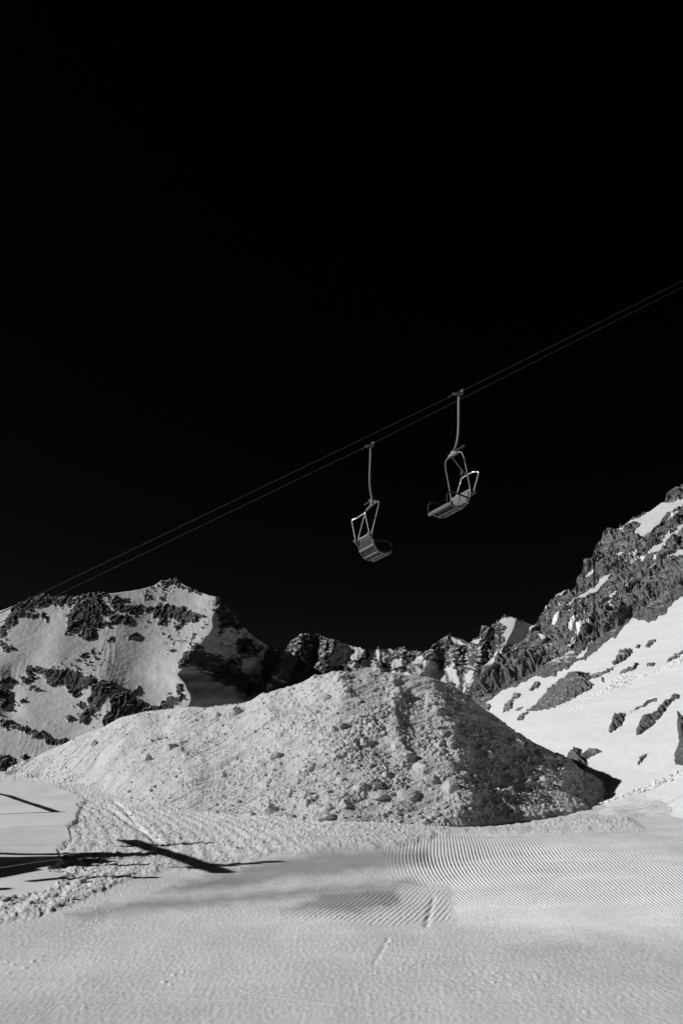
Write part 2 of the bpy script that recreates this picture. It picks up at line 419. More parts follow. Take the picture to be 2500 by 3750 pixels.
# ------------------------------------------------------------------ terrain sheets rising from the ground
def sheet(px0, px1, ncol, crest, bottom, nrow, Yfun, disp, name, mat, back, nback=14, crest_wob=0.0):
    """a hillside: rows from its bottom to its crest line, then down the far side.
    Yfun gives each point's distance, disp(x, z, px, py, P) an offset along the surface normal plus the rock value."""
    px = np.linspace(px0, px1, ncol)
    cy = np.interp(px, *zip(*crest)); by = np.interp(px, *zip(*bottom)) if isinstance(bottom, list) else np.full(ncol, float(bottom))
    t = np.linspace(0, 1, nrow)[:, None]
    PY = by[None] + (cy - by)[None] * t
    PX = np.broadcast_to(px[None], PY.shape)
    P = at(PX, PY, Yfun(PX, PY))
    n = normals(P)
    off, rock = disp(P[..., 0], P[..., 2], PX, PY, P)
    P2 = P + n * off[..., None]
    top = P2[-1]
    bk = []
    hgt = top[:, 2] - back[1]
    for i in range(1, nback + 1):
        s = (i / nback) ** 1.3
        q = top.copy(); q[:, 1] += hgt * s * back[0]; q[:, 0] += 0.0; q[:, 2] -= hgt * s
        bk.append(q)
    A = np.concatenate([P2, np.stack(bk)])
    rk = np.concatenate([rock, np.repeat(rock[-1:], nback, 0)])
    o = grid_obj(name, A, mat, dict(rock=rk))
    tag(o, kind='structure')
    return o, P2, PX, PY

def crag(x, z, s, seed, oct=5):
    """broken rock face: ribs, ledges and blocks; s is the size of a rib in metres"""
    wx = x + 0.5 * s * fbm(x / s, z / s, 2, seed + 70); wz = z + 0.5 * s * fbm(x / s + 9, z / s, 2, seed + 80)
    r = ridged(wx / s, wz / (s * 1.5), oct, seed, 0.56)
    f1, f21, rid = cellular(wx / (s * 0.36), wz / (s * 0.5), seed + 3)
    g1, g21, rid2 = cellular(wx / (s * 0.14), wz / (s * 0.17), seed + 4)
    return s * (0.20 * r + 0.16 * rid + 0.06 * np.minimum(f21, .3) + 0.07 * rid2)

# ---- far mountain on the left
Z4 = lambda L: [(x / 1.4933, 2080 + y / 1.4933) for x, y in L]          # pixels of one enlargement
Z6 = lambda L: [(x / 2.6133, 2100 + y / 2.6133) for x, y in L]
Z7 = lambda L: [(500 + x / 2.6133, 2100 + y / 2.6133) for x, y in L]
Z8 = lambda L: [(1500 + x / 2.6133, 2200 + y / 2.6133) for x, y in L]
Z5 = lambda L: [(900 + x / 1.4255, 2200 + y / 1.4255) for x, y in L]
ZR = lambda L: [(1700 + x / 1.96, 1750 + y / 1.96) for x, y in L]

CREST_L = [(-700, 2560), (-300, 2370), (0, 2237), (40, 2224), (144, 2184), (168, 2181), (200, 2188), (250, 2189), (290, 2184), (321, 2180), (342, 2172), (388, 2176), (429, 2171), (509, 2160), (562, 2145), (589, 2130), (636, 2122), (650, 2122), (670, 2138), (703, 2158), (770, 2181), (800, 2187), (830, 2220), (855, 2250), (890, 2296), (937, 2336), (991, 2370), (1013, 2377), (1032, 2374), (1051, 2390), (1100, 2420), (1200, 2480)]
ROCK_L = [
    Z4([(60, 225), (215, 150), (345, 160), (400, 165), (470, 150), (520, 140), (590, 150), (550, 165), (470, 175), (400, 205), (350, 200), (300, 205), (250, 195), (180, 225), (140, 240), (90, 280), (60, 330), (20, 380), (0, 400), (0, 330), (40, 290), (60, 260)]),
    Z4([(0, 395), (70, 430), (80, 450), (30, 450), (0, 430)]),
    Z4([(470, 165), (540, 150), (570, 190), (600, 240), (590, 290), (575, 325), (530, 335), (500, 345), (440, 330), (400, 345), (370, 370), (355, 365), (360, 340), (375, 300), (370, 270), (400, 230)]),
    Z4([(600, 250), (650, 270), (700, 262), (735, 290), (725, 315), (650, 300), (590, 320), (590, 290)]),
    Z4([(600, 170), (640, 150), (650, 180), (740, 175), (700, 190), (620, 200), (700, 215), (760, 205), (840, 225), (830, 240), (760, 240), (740, 270), (680, 250), (620, 240), (590, 200)]),
    Z4([(440, 335), (520, 345), (520, 380), (490, 400), (440, 380)]),
    Z4([(840, 220), (880, 205), (930, 215), (1000, 205), (1040, 230), (1060, 250), (1115, 270), (1090, 300), (1030, 300), (960, 345), (950, 325), (990, 295), (920, 280), (890, 325), (862, 315), (880, 285), (835, 275)]),
    Z4([(775, 145), (800, 140), (805, 165), (780, 165)]), Z4([(870, 160), (915, 150), (900, 175), (880, 185)]), Z4([(880, 75), (920, 72), (915, 105), (890, 105)]),
    Z4([(930, 62), (970, 60), (990, 90), (1020, 110), (1060, 125), (1120, 150), (1090, 150), (1000, 110), (930, 95)]),
    Z4([(575, 395), (610, 385), (610, 405), (590, 408)]), Z4([(690, 370), (745, 360), (755, 380), (700, 388)]), Z4([(915, 460), (960, 440), (960, 460), (920, 470)]),
    Z4([(1035, 400), (1070, 360), (1085, 355), (1070, 385), (1045, 410)]), Z4([(1105, 325), (1130, 310), (1130, 325), (1110, 335)]),
    Z4([(140, 560), (190, 545), (300, 565), (350, 560), (400, 570), (440, 590), (500, 600), (540, 610), (600, 625), (640, 640), (600, 660), (540, 660), (500, 650), (470, 660), (420, 710), (380, 690), (360, 640), (300, 640), (270, 640), (260, 600), (200, 580), (150, 580)]),
    Z4([(500, 665), (540, 650), (640, 660), (600, 690), (560, 720), (540, 760), (520, 800), (480, 845), (440, 850), (440, 810), (490, 770), (480, 730)]),
    Z4([(600, 720), (640, 700), (700, 680), (760, 650), (740, 690), (720, 710), (780, 720), (790, 770), (860, 760), (900, 740), (950, 700), (1000, 690), (1000, 750), (900, 790), (700, 810), (600, 860), (560, 860), (570, 810), (600, 790), (620, 750)]),
    Z4([(410, 760), (450, 725), (465, 735), (440, 760)]), Z4([(350, 820), (375, 800), (410, 825), (390, 840)]),
    Z4([(0, 850), (80, 850), (160, 880), (220, 900), (290, 930), (360, 935), (370, 960), (330, 975), (280, 970), (240, 945), (170, 920), (100, 890), (0, 870)]),
    Z4([(150, 655), (200, 655), (230, 675), (180, 675)]), Z4([(0, 600), (50, 600), (100, 635), (0, 640)]), Z4([(110, 600), (190, 600), (190, 620), (120, 625)]),
    Z4([(0, 1020), (60, 1040), (90, 1060), (60, 1100), (40, 1130), (0, 1140)]), Z4([(110, 1040), (140, 1020), (170, 1040), (130, 1060)]),
    Z4([(0, 660), (60, 690), (70, 760), (0, 765)]), Z4([(100, 730), (140, 725), (140, 745), (105, 745)]), Z4([(130, 250), (240, 260), (250, 280), (200, 270), (150, 275)]),
    Z4([(440, 480), (500, 455), (500, 470), (450, 490)]), Z4([(900, 700), (960, 680), (970, 640), (1000, 640), (980, 690)]),
    Z4([(1345, 352), (1420, 402), (1490, 450), (1475, 520), (1400, 500), (1345, 450), (1318, 400)]),
    # the shaded side right of the arete
    Z4([(1180, 175), (1200, 165), (1240, 215), (1290, 290), (1330, 330), (1300, 360), (1250, 330), (1215, 385), (1200, 370), (1205, 320), (1190, 260), (1165, 235)]),
    Z4([(1050, 425), (1110, 420), (1130, 460), (1190, 470), (1240, 500), (1330, 500), (1320, 540), (1350, 590), (1410, 600), (1480, 560), (1470, 640), (1430, 680), (1360, 700), (1290, 660), (1230, 640), (1170, 625), (1150, 590), (1080, 560), (1060, 540), (1020, 545), (985, 545), (985, 515), (1010, 470)]),
    Z4([(1330, 340), (1350, 350), (1400, 390), (1480, 430), (1500, 450), (1560, 450), (1568, 640), (1480, 640), (1440, 620), (1420, 520), (1380, 490), (1330, 490), (1290, 480), (1300, 430), (1285, 420), (1310, 380)]),
    Z4([(1568, 440), (1800, 500), (1800, 800), (1420, 800), (1420, 690), (1500, 640)]),
]
SNOW_L = [Z4([(540, 255), (590, 265), (600, 300), (570, 310), (540, 285)]), Z4([(1310, 340), (1345, 330), (1400, 385), (1480, 425), (1470, 440), (1400, 410), (1350, 380), (1300, 385)]),
          Z4([(1330, 510), (1390, 505), (1410, 560), (1350, 560)]), Z4([(1500, 590), (1545, 560), (1540, 580), (1500, 605)]),
          Z4([(1350, 590), (1420, 610), (1440, 640), (1400, 640)])]
ARETE = [(2100, 800), (2187, 800), (2235, 785), (2300, 775), (2350, 745), (2400, 705), (2440, 672), (2470, 655), (2500, 680), (2560, 700), (2620, 688), (2700, 680), (2900, 690)]
def Y_left(px, py):
    a, k = kel(px, py)
    Y = 262 * 0.80 / (0.80 - k)
    Y = Y * (1 + 0.07 * sstep(px, 0, -700))
    ar = np.interp(py, [q[0] for q in ARETE], [q[1] for q in ARETE]) + 10 * fbm(px / 60, py / 60, 2, 61)
    d = px - ar
    shade = np.maximum(d, 0) * 0.26 * np.where(py > 2450, 1.0, 0.95)
    Y = Y + np.minimum(shade, 82)
    # a second rib catches the light on its left side
    dr = seg_dist(px, py, [(905, 2300), (925, 2350), (880, 2400)])
    Y = Y - 15 * np.maximum(0, 1 - dr / 85) ** 1.2 * (px > ar) * (0.7 + 0.5 * fbm(px / 30, py / 30, 3, 67))
    dr = seg_dist(px, py, [(1040, 2380), (1000, 2480), (960, 2560)])
    Y = Y - 22 * np.maximum(0, 1 - dr / 60)
    # left of it the snow curls up towards the arete, lit more strongly
    Y = Y - 7 * np.exp(-(d / 70) ** 2) * (d < 0) - 7 * np.exp(-(d / 70) ** 2) * (d >= 0)
    # broad folds
    for pts, w, amp in (([(520, 2162), (420, 2330), (330, 2480)], 120, -4), ([(600, 2130), (560, 2250), (500, 2420)], 90, 3),
                        ([(350, 2175), (250, 2280), (200, 2400)], 80, -5), ([(110, 2200), (60, 2330), (0, 2450)], 90, -5),
                        ([(380, 2520), (430, 2620), (400, 2700)], 70, -4), ([(40, 2480), (40, 2600)], 40, 3)):
        Y = Y + amp * np.exp(-(seg_dist(px, py, pts) / w) ** 2)
    return Y
def disp_left(x, z, px, py, P):
    r = mask_of(px, py, ROCK_L, 16, 10, 5); s = mask_of(px, py, SNOW_L, 12, 8, 6)
    r = np.minimum(r, -s)
    r = r + 0.55 * fbm(x / 2.6, z / 1.3, 4, 91, 0.6)
    # scattered stones poking through the snow
    sp = gn(x / 1.7, z / 1.0, 14) + 0.9 * gn(x / 22, z / 16, 15) - 0.95
    r = np.maximum(r, np.minimum(sp * 2.5, 0.16) + 0.0 * x)
    m = sstep(r, -0.2, 0.35)
    off = m * (crag(x, z, 3.6, 210) - 0.3) + (1 - m) * (0.22 * fbm((x - z) / 14, (z + .5 * x) / 7, 3, 220) + 0.20 * np.abs(gn((x + .35 * z) / 2.0, (z - x * .3) / 11, 225)) * sstep(gn(x / 20, z / 20, 229), -.2, .3) + 0.05 * fbm(x / 1.6, z / 1.1, 2, 226))
    P2 = P + normals(P) * off[..., None]
    nz = normals(P2)[..., 2]
    led = sstep(nz, 0.80, 0.93)
    r = r - m * 1.2 * led
    return off, r
sheet(-700, 1200, 900, CREST_L, 2960, 400, Y_left, disp_left, 'snowy_mountain', M_FAR, (1.0, -20))

# ---- middle ridge
CREST_M = [(880, 2420), (960, 2400), (1047, 2388), (1072, 2351), (1103, 2331), (1124, 2325), (1138, 2340), (1152, 2326), (1181, 2333), (1230, 2351), (1279, 2363), (1321, 2374), (1349, 2391), (1384, 2379), (1426, 2377), (1443, 2386), (1468, 2372), (1496, 2384), (1524, 2386), (1552, 2397), (1580, 2379), (1608, 2351), (1637, 2337), (1644, 2330), (1648, 2318), (1652, 2330), (1658, 2333), (1700, 2349), (1714, 2356), (1742, 2337), (1759, 2333), (1769, 2298), (1801, 2302), (1819, 2277), (1840, 2263), (1872, 2259), (1889, 2266), (1903, 2274), (1952, 2288), (1966, 2291), (2060, 2320), (2200, 2380)]
SNOW_M = [
    Z5([(480, 225), (560, 235), (610, 255), (600, 300), (560, 320), (500, 325), (470, 350), (440, 350), (410, 325), (440, 290), (460, 250)]),
    Z5([(650, 275), (700, 258), (750, 258), (770, 270), (760, 300), (740, 330), (700, 320), (680, 310), (660, 300)]),
    Z5([(755, 330), (790, 300), (810, 300), (810, 340), (790, 360), (745, 350)]), Z5([(610, 310), (660, 310), (680, 340), (650, 370), (600, 340)]),
    Z5([(820, 260), (860, 265), (870, 275), (830, 280)]), Z5([(890, 290), (930, 290), (930, 310), (900, 330), (880, 340), (860, 330)]),
    Z5([(530, 330), (640, 340), (700, 350), (780, 365), (860, 370), (860, 400), (540, 400)]),
    Z5([(960, 300), (990, 330), (1010, 360), (1040, 370), (1040, 460), (950, 400), (890, 385), (920, 350)]), Z5([(930, 320), (960, 290), (990, 255), (1000, 265), (970, 300), (900, 370), (890, 370)]),
    Z5([(1040, 340), (1080, 340), (1110, 400), (1150, 440), (1145, 500), (1090, 450), (1050, 400)]),
    Z5([(160, 380), (200, 350), (190, 370), (150, 400)]), Z5([(230, 430), (290, 360), (285, 385), (250, 430)]), Z5([(190, 390), (240, 395), (230, 430), (170, 430)]),
    Z8([(530, 720), (570, 680), (620, 670), (630, 720), (600, 780), (540, 800), (530, 760)]), Z8([(660, 690), (740, 640), (820, 580), (820, 640), (790, 690), (720, 720)]),
    Z8([(840, 210), (890, 170), (980, 155), (1020, 180), (1240, 240), (1230, 300), (1120, 340), (1050, 410), (1000, 450), (910, 410), (930, 360), (880, 330), (940, 270), (880, 240)]),
    Z8([(560, 400), (620, 365), (670, 350), (690, 380), (660, 410), (600, 400)]), Z8([(700, 370), (770, 310), (800, 300), (840, 330), (800, 350), (760, 360), (750, 400), (720, 420), (740, 370)]),
    Z8([(660, 440), (690, 440), (680, 480), (650, 490)]), Z8([(400, 560), (440, 560), (450, 660), (420, 640)]), Z8([(370, 350), (520, 400), (500, 440), (400, 410)])]
def Y_mid(px, py):
    a, k = kel(px, py)
    Y = 390 * 0.85 / (0.85 - k)
    Y = Y - 70 * sstep(px, 1450, 1950)
    for pts, w, amp in (([(1110, 2330), (1060, 2450), (1020, 2560)], 60, -20), ([(1220, 2350), (1180, 2430), (1120, 2520)], 70, -14), ([(1150, 2400), (1130, 2520)], 40, 12),
                        ([(1480, 2380), (1460, 2450)], 35, -8), ([(1400, 2380), (1390, 2440)], 25, -6), ([(1330, 2370), (1300, 2430)], 30, -6),
                        ([(1600, 2360), (1570, 2420), (1520, 2480)], 45, -18), ([(1640, 2340), (1660, 2420), (1680, 2500)], 40, -10),
                        ([(1770, 2310), (1750, 2400), (1730, 2480)], 35, -16), ([(1700, 2400), (1700, 2540)], 30, 10)):
        d = seg_dist(px + 14 * fbm(px / 30, py / 30, 2, 66), py, pts); Y = Y + 0.65 * amp * np.maximum(0, 1 - d / w)
    dome = np.interp(py, [2200, 2262, 2300, 2330, 2360, 2420], [1885, 1890, 1880, 1865, 1850, 1830])
    d = px - dome
    Y = Y + np.clip(d, 0, 110) * 0.36 * sstep(px, 1800, 1860)
    # the shaded snow bowls right of each rib
    for (cx, cy, rx, ry, am) in ((1590, 2450, 60, 60, 14), (1665, 2480, 45, 60, 10), (1050, 2520, 60, 60, 8)):
        e = ((px - cx) / rx) ** 2 + ((py - cy) / ry) ** 2; Y = Y + am * np.exp(-e) * ((px - cx) / rx + .6)
    return Y
def disp_mid(x, z, px, py, P):
    s = mask_of(px, py, SNOW_M, 10, 7, 26)
    r = 0.45 - 1.3 * sstep(s, -0.4, 0.5) + 0.62 * fbm(x / 2.4, z / 1.8, 4, 191, 0.6)
    m = sstep(r, -0.2, 0.35)
    # upright ribs: stretch the face vertically
    off = m * (crag(x * 1.25, z * 0.62, 4.2, 310) - 0.3) + (1 - m) * (0.35 * fbm(x / 8, z / 6, 3, 320))
    P2 = P + normals(P) * off[..., None]
    r = r - m * 1.3 * sstep(normals(P2)[..., 2], 0.70, 0.88)
    return off, r
sheet(880, 2200, 700, CREST_M, 2800, 330, Y_mid, disp_mid, 'rocky_ridge', M_MID, (0.9, -20))

# ---- rock wall and snow slope on the right
CREST_R = [(1500, 2790), (1600, 2730), (1660, 2650), (1690, 2600), (1715, 2556), (1735, 2520), (1768, 2462), (1818, 2418), (1883, 2376), (1921, 2341), (1965, 2288), (1991, 2250), (2009, 2224), (2027, 2199), (2052, 2186), (2088, 2171), (2108, 2158), (2113, 2133), (2134, 2112), (2141, 2089), (2159, 2076), (2174, 2056), (2180, 2015), (2197, 1985), (2226, 1959), (2251, 1954), (2287, 1934), (2317, 1911), (2379, 1883), (2414, 1860), (2435, 1842), (2450, 1816), (2465, 1804), (2486, 1796), (2500, 1775), (2600, 1700), (2900, 1560), (3200, 1500)]
WALL_FOOT = [(1500, 2720), (1650, 2640), (1720, 2600), (1760, 2590), (1802, 2556), (1850, 2520), (1904, 2500), (1960, 2480), (2016, 2470), (2070, 2450), (2123, 2428), (2170, 2390), (2210, 2357), (2250, 2330), (2281, 2300), (2310, 2265), (2330, 2270), (2373, 2280), (2420, 2255), (2500, 2178), (2600, 2090), (2900, 1850), (3200, 1750)]
PLANES = [(0.43, 0.10, -4.2), (0.378, 0.30, -18.2)]          # the slope: gentle below, steeper above (z = a x + b y + c)
WALLP = (0.233, 0.55, 5.9 - 0.233 * 8.2 - 0.55 * 70.0)            # the rock wall
def Y_of(pl, a, k):
    return (CAMH - pl[2]) / np.maximum(pl[0] * a + pl[1] - k, 0.03)
def Y_right(px, py):
    a, k = kel(px, py)
    y1, y2, yw = (Y_of(p_, a, k) for p_ in PLANES + [WALLP])
    h = np.clip(0.5 + 0.5 * (y2 - y1) / 14.0, 0, 1)
    ys = y2 * (1 - h) + y1 * h - 14.0 * h * (1 - h) * 0.5
    return np.minimum(ys, yw)
SNOW_R = [
    ZR([(1568, 170), (1500, 195), (1440, 200), (1400, 215), (1290, 280), (1190, 330), (1100, 390), (1060, 405), (1130, 395), (1190, 345), (1240, 335), (1280, 355), (1240, 390), (1210, 430), (1225, 470), (1270, 455), (1330, 430), (1370, 380), (1410, 350), (1420, 320), (1450, 290), (1520, 240), (1568, 215)]),
    ZR([(1568, 350), (1520, 400), (1440, 440), (1400, 480), (1350, 520), (1310, 560), (1320, 580), (1380, 550), (1430, 520), (1480, 470), (1540, 420), (1568, 400)]),
    ZR([(1120, 640), (1160, 600), (1175, 590), (1160, 640), (1130, 665), (1060, 700), (1020, 760), (980, 820), (920, 880), (870, 885), (820, 890), (790, 900), (740, 960), (715, 970), (730, 940), (780, 900), (850, 870), (920, 820), (990, 750), (1040, 700), (1090, 665)]),
    ZR([(1568, 530), (1510, 555), (1460, 590), (1440, 610), (1500, 590), (1530, 600), (1568, 580)]), ZR([(1310, 680), (1370, 640), (1380, 645), (1330, 670)]),
    ZR([(1140, 820), (1170, 790), (1220, 740), (1215, 760), (1180, 810), (1160, 820)]), ZR([(1020, 960), (1050, 930), (1085, 950), (1085, 975), (1040, 970)]), ZR([(1020, 890), (1060, 865), (1105, 835), (1080, 870), (1050, 930), (1020, 940), (1050, 890)]),
    ZR([(860, 740), (900, 680), (930, 660), (920, 700), (945, 715), (890, 740)]), ZR([(650, 870), (700, 850), (750, 830), (740, 850), (690, 865)]), ZR([(660, 940), (690, 940), (690, 970), (665, 965)]),
    ZR([(530, 1160), (590, 1170), (600, 1180), (560, 1190)]), ZR([(460, 1110), (520, 1080), (520, 1090), (480, 1120)]), ZR([(740, 1240), (800, 1190), (800, 1200), (760, 1240)]),
    ZR([(800, 1300), (850, 1240), (880, 1200), (880, 1230), (850, 1290), (800, 1310)]), ZR([(345, 1275), (385, 1245), (380, 1265), (350, 1285)]), ZR([(800, 1050), (825, 1050), (820, 1060), (800, 1060)]), ZR([(700, 1025), (710, 1018), (705, 1040), (690, 1045)]),
    ZR([(220, 1310), (230, 1320), (210, 1380), (120, 1400), (140, 1370)]), ZR([(0, 1440), (40, 1395), (80, 1400), (60, 1450), (0, 1490)])]
def disp_right(x, z, px, py, P):
    fy = np.interp(px, *zip(*WALL_FOOT)) + 13 * fbm(px / 34, py / 60, 4, 55)
    wall = np.clip((fy - py) / 14, -1, 1)
    s = mask_of(px, py, SNOW_R, 7, 5, 46)
    Y = P[..., 1]
    r = np.where(wall > -0.9, 0.62 + 0.45 * fbm(x / 2.2, z / 1.6, 4, 491, 0.6) - 1.6 * sstep(s, -0.35, 0.5), -1)
    r = np.minimum(r, wall * 1.4)
    m = sstep(r, -0.15, 0.3) * sstep(wall, -0.3, 0.6)
    # strata dip towards the lower left: turn the pattern
    q = 0.62
    xr = x * math.cos(q) + z * math.sin(q); zr = -x * math.sin(q) + z * math.cos(q)
    m = m * (0.15 + 0.85 * sstep(fy - py, 0, 70))
    off = m * (crag(xr * 0.5, zr, 1.6, 410) * (0.45 + 0.9 * sstep(fbm(x / 9, z / 7, 2, 415), -.3, .4)) + 0.35 * fbm(x / 7, z / 6, 2, 411) * sstep(fy - py, 10, 90) + crag(x, z * .9, 0.9, 412) - 0.2) + (1 - m) * (0.55 * sstep(fy - py, 10, 90) + 0.10 * fbm(x / 7, z / 4, 3, 420) + 0.012 * gn(x / .8, z / .5, 421))
    P2 = P + normals(P) * off[..., None]
    nz = normals(P2)[..., 2]
    r = r - m * 1.5 * sstep(gn(xr / 5.5, zr / 0.75, 431) + 0.5 * gn(xr / 2, zr / .5, 432), 0.52, 0.7) * sstep(fbm(x / 12, z / 9, 2, 433), -.25, .2)
    r = r - m * 1.25 * sstep(nz, 0.80, 0.93)
    return off, r
slope_obj, _, _, _ = sheet(1500, 3200, 1150, CREST_R, 3100, 640, Y_right, disp_right, 'mountain_slope', M_WALL, (0.7, -10))

# ---- the bank at the right of the piste
CREST_B = [(2040, 2974), (2134, 2956), (2186, 2944), (2220, 2926), (2266, 2911), (2335, 2888), (2386, 2865), (2432, 2848), (2500, 2810), (2700, 2690), (3000, 2560)]
FOOT_B = [(2040, 2997), (3000, 2997)]
YC_B = [(2040, 23.5), (3000, 23.5)]
def bank_sheet():
    ncol, nrow = 620, 110
    px = np.linspace(2040, 3000, ncol)
    cy = np.interp(px, *zip(*CREST_B)); fy = np.interp(px, *zip(*FOOT_B)); Yc = np.interp(px, *zip(*YC_B))
    Yf = Y_ground(px, fy)
    t = np.linspace(0, 1, nrow)[:, None]
    Y = Yf[None] + (Yc - Yf)[None] * t
    # a concave foot: flat first, then steeper
    kf = kel(px, fy)[1]; kc = kel(px, cy)[1]
    zf = CAMH + kf * Yf; zc = CAMH + kc * Yc
    tt = 0.55 * t + 0.45 * t ** 2.2
    Z = zf[None] + (zc - zf)[None] * tt - 0.05 * (t < 0.01)
    a = kel(px, cy)[0]; X = (a[None]) * Y
    X = X + 0 * t
    Z = Z + 0.05 * fbm(X / 1.5, Y / 1.5, 3, 601) + 0.05 * np.exp(-((px[None] - 2400) / 160) ** 2) * np.sin(t * 6.0)
    gz_ = ramp_z(Y) - 0.08; bl = sstep(px[None] + 0 * Y, 2050, 2200); Z = gz_ + (Z - gz_) * bl
    edge = sstep(t + 0 * X, 0.92, 0.99)
    Z = Z + edge * (lumps(X, Y, 0.20, 61, 0.3) * 0.4 + lumps(X, Y, 0.10, 62, 0.8) * 0.5)
    P = np.stack([X, Y, Z], -1)
    top = P[-1]; bk = []
    for i in range(1, 11):
        q = top.copy(); q[:, 1] += 0.35 * i; q[:, 2] -= 0.20 * i; bk.append(q)
    A = np.concatenate([P, np.stack(bk)])
    z = np.zeros(A.shape[:2])
    tag(grid_obj('snow_bank', A, M_SLOPE), kind='structure')
    return P
PB = bank_sheet()

# ------------------------------------------------------------------ the great heap of ploughed snow
CREST_H = [(20, 2836), (32, 2812), (60, 2800), (124, 2774), (240, 2724), (282, 2700), (365, 2670), (448, 2626), (520, 2612), (580, 2604), (663, 2590), (746, 2595), (820, 2586), (896, 2574), (978, 2541), (1078, 2508), (1150, 2480), (1216, 2463), (1244, 2460), (1321, 2468), (1419, 2466), (1503, 2471), (1566, 2480), (1637, 2509), (1693, 2541), (1742, 2582), (1805, 2621), (1882, 2677), (1952, 2719), (2000, 2744), (2072, 2782), (2134, 2826), (2174, 2842), (2210, 2867), (2241, 2893), (2262, 2915)]
FOOT_H = [(20, 2842), (160, 2858), (311, 2884), (423, 2919), (560, 2950), (721, 2976), (1000, 3002), (1250, 3022), (1600, 3024), (1715, 3020), (1830, 3007), (1910, 3001), (2076, 2982), (2174, 2954), (2249, 2922), (2262, 2918)]
YC_H = [(20, 36.5), (150, 36), (300, 34), (700, 29.5), (1000, 26.5), (1250, 24.8), (1450, 25.0), (1700, 25.3), (2000, 25.5), (2150, 25.9), (2262, 26.8)]
_hx0 = np.arange(-100, 2400, 4.0)
def _smooth(tab, w=45):
    y = np.interp(_hx0, *zip(*tab)); n_ = int(3 * w / 4); k_ = np.exp(-(np.arange(-n_, n_ + 1) * 4.0 / w) ** 2); k_ /= k_.sum()
    return np.convolve(np.pad(y, n_, mode="edge"), k_, "valid")
FY_S, YC_S = _smooth(FOOT_H, 40), _smooth(YC_H, 90)
def heap_Y(px, py):
    px = np.asarray(px, float); py = np.asarray(py, float)
    cy = np.interp(px, *zip(*CREST_H)); fy = np.interp(px, _hx0, FY_S); Yc = np.interp(px, _hx0, YC_S)
    Yf = Y_ground(px, fy)
    t = np.clip((fy - py) / np.maximum(fy - cy, 1), 0, 1)
    return Yf + (Yc - Yf) * t ** 1.12 - 0.0
def heap_relief(px, py):
    """offset of the heap's surface in metres along its normal: grooves, ribs and terraces"""
    px = px + 16 * fbm(px / 45, py / 45, 3, 71)
    g = -0.06 * np.exp(-(seg_dist(px, py, [(1500, 2480), (1508, 2600), (1528, 2700), (1512, 2840)]) / 48) ** 2)
    g = g + 0.13 * np.exp(-(seg_dist(px, py, [(1590, 2560), (1640, 2640), (1650, 2740), (1690, 2790)]) / 30) ** 2)
    g = g + 0.09 * np.exp(-(seg_dist(px, py, [(1440, 2500), (1450, 2640), (1470, 2760)]) / 28) ** 2)
    g = g + 0.22 * np.exp(-(seg_dist(px, py, [(1560, 2840), (1640, 2850), (1700, 2930)]) / 60) ** 2)
    g = g - 0.12 * np.exp(-(seg_dist(px, py, [(700, 2740), (1000, 2640), (1200, 2540)]) / 30) ** 2)
    g = g + 0.14 * np.exp(-(seg_dist(px, py, [(420, 2860), (700, 2730), (1000, 2620)]) / 34) ** 2)
    g = g + 0.10 * np.exp(-(seg_dist(px, py, [(560, 2900), (900, 2760), (1150, 2620)]) / 26) ** 2)
    g = g - 0.10 * np.exp(-(seg_dist(px, py, [(150, 2840), (420, 2790), (600, 2690)]) / 24) ** 2)
    return g
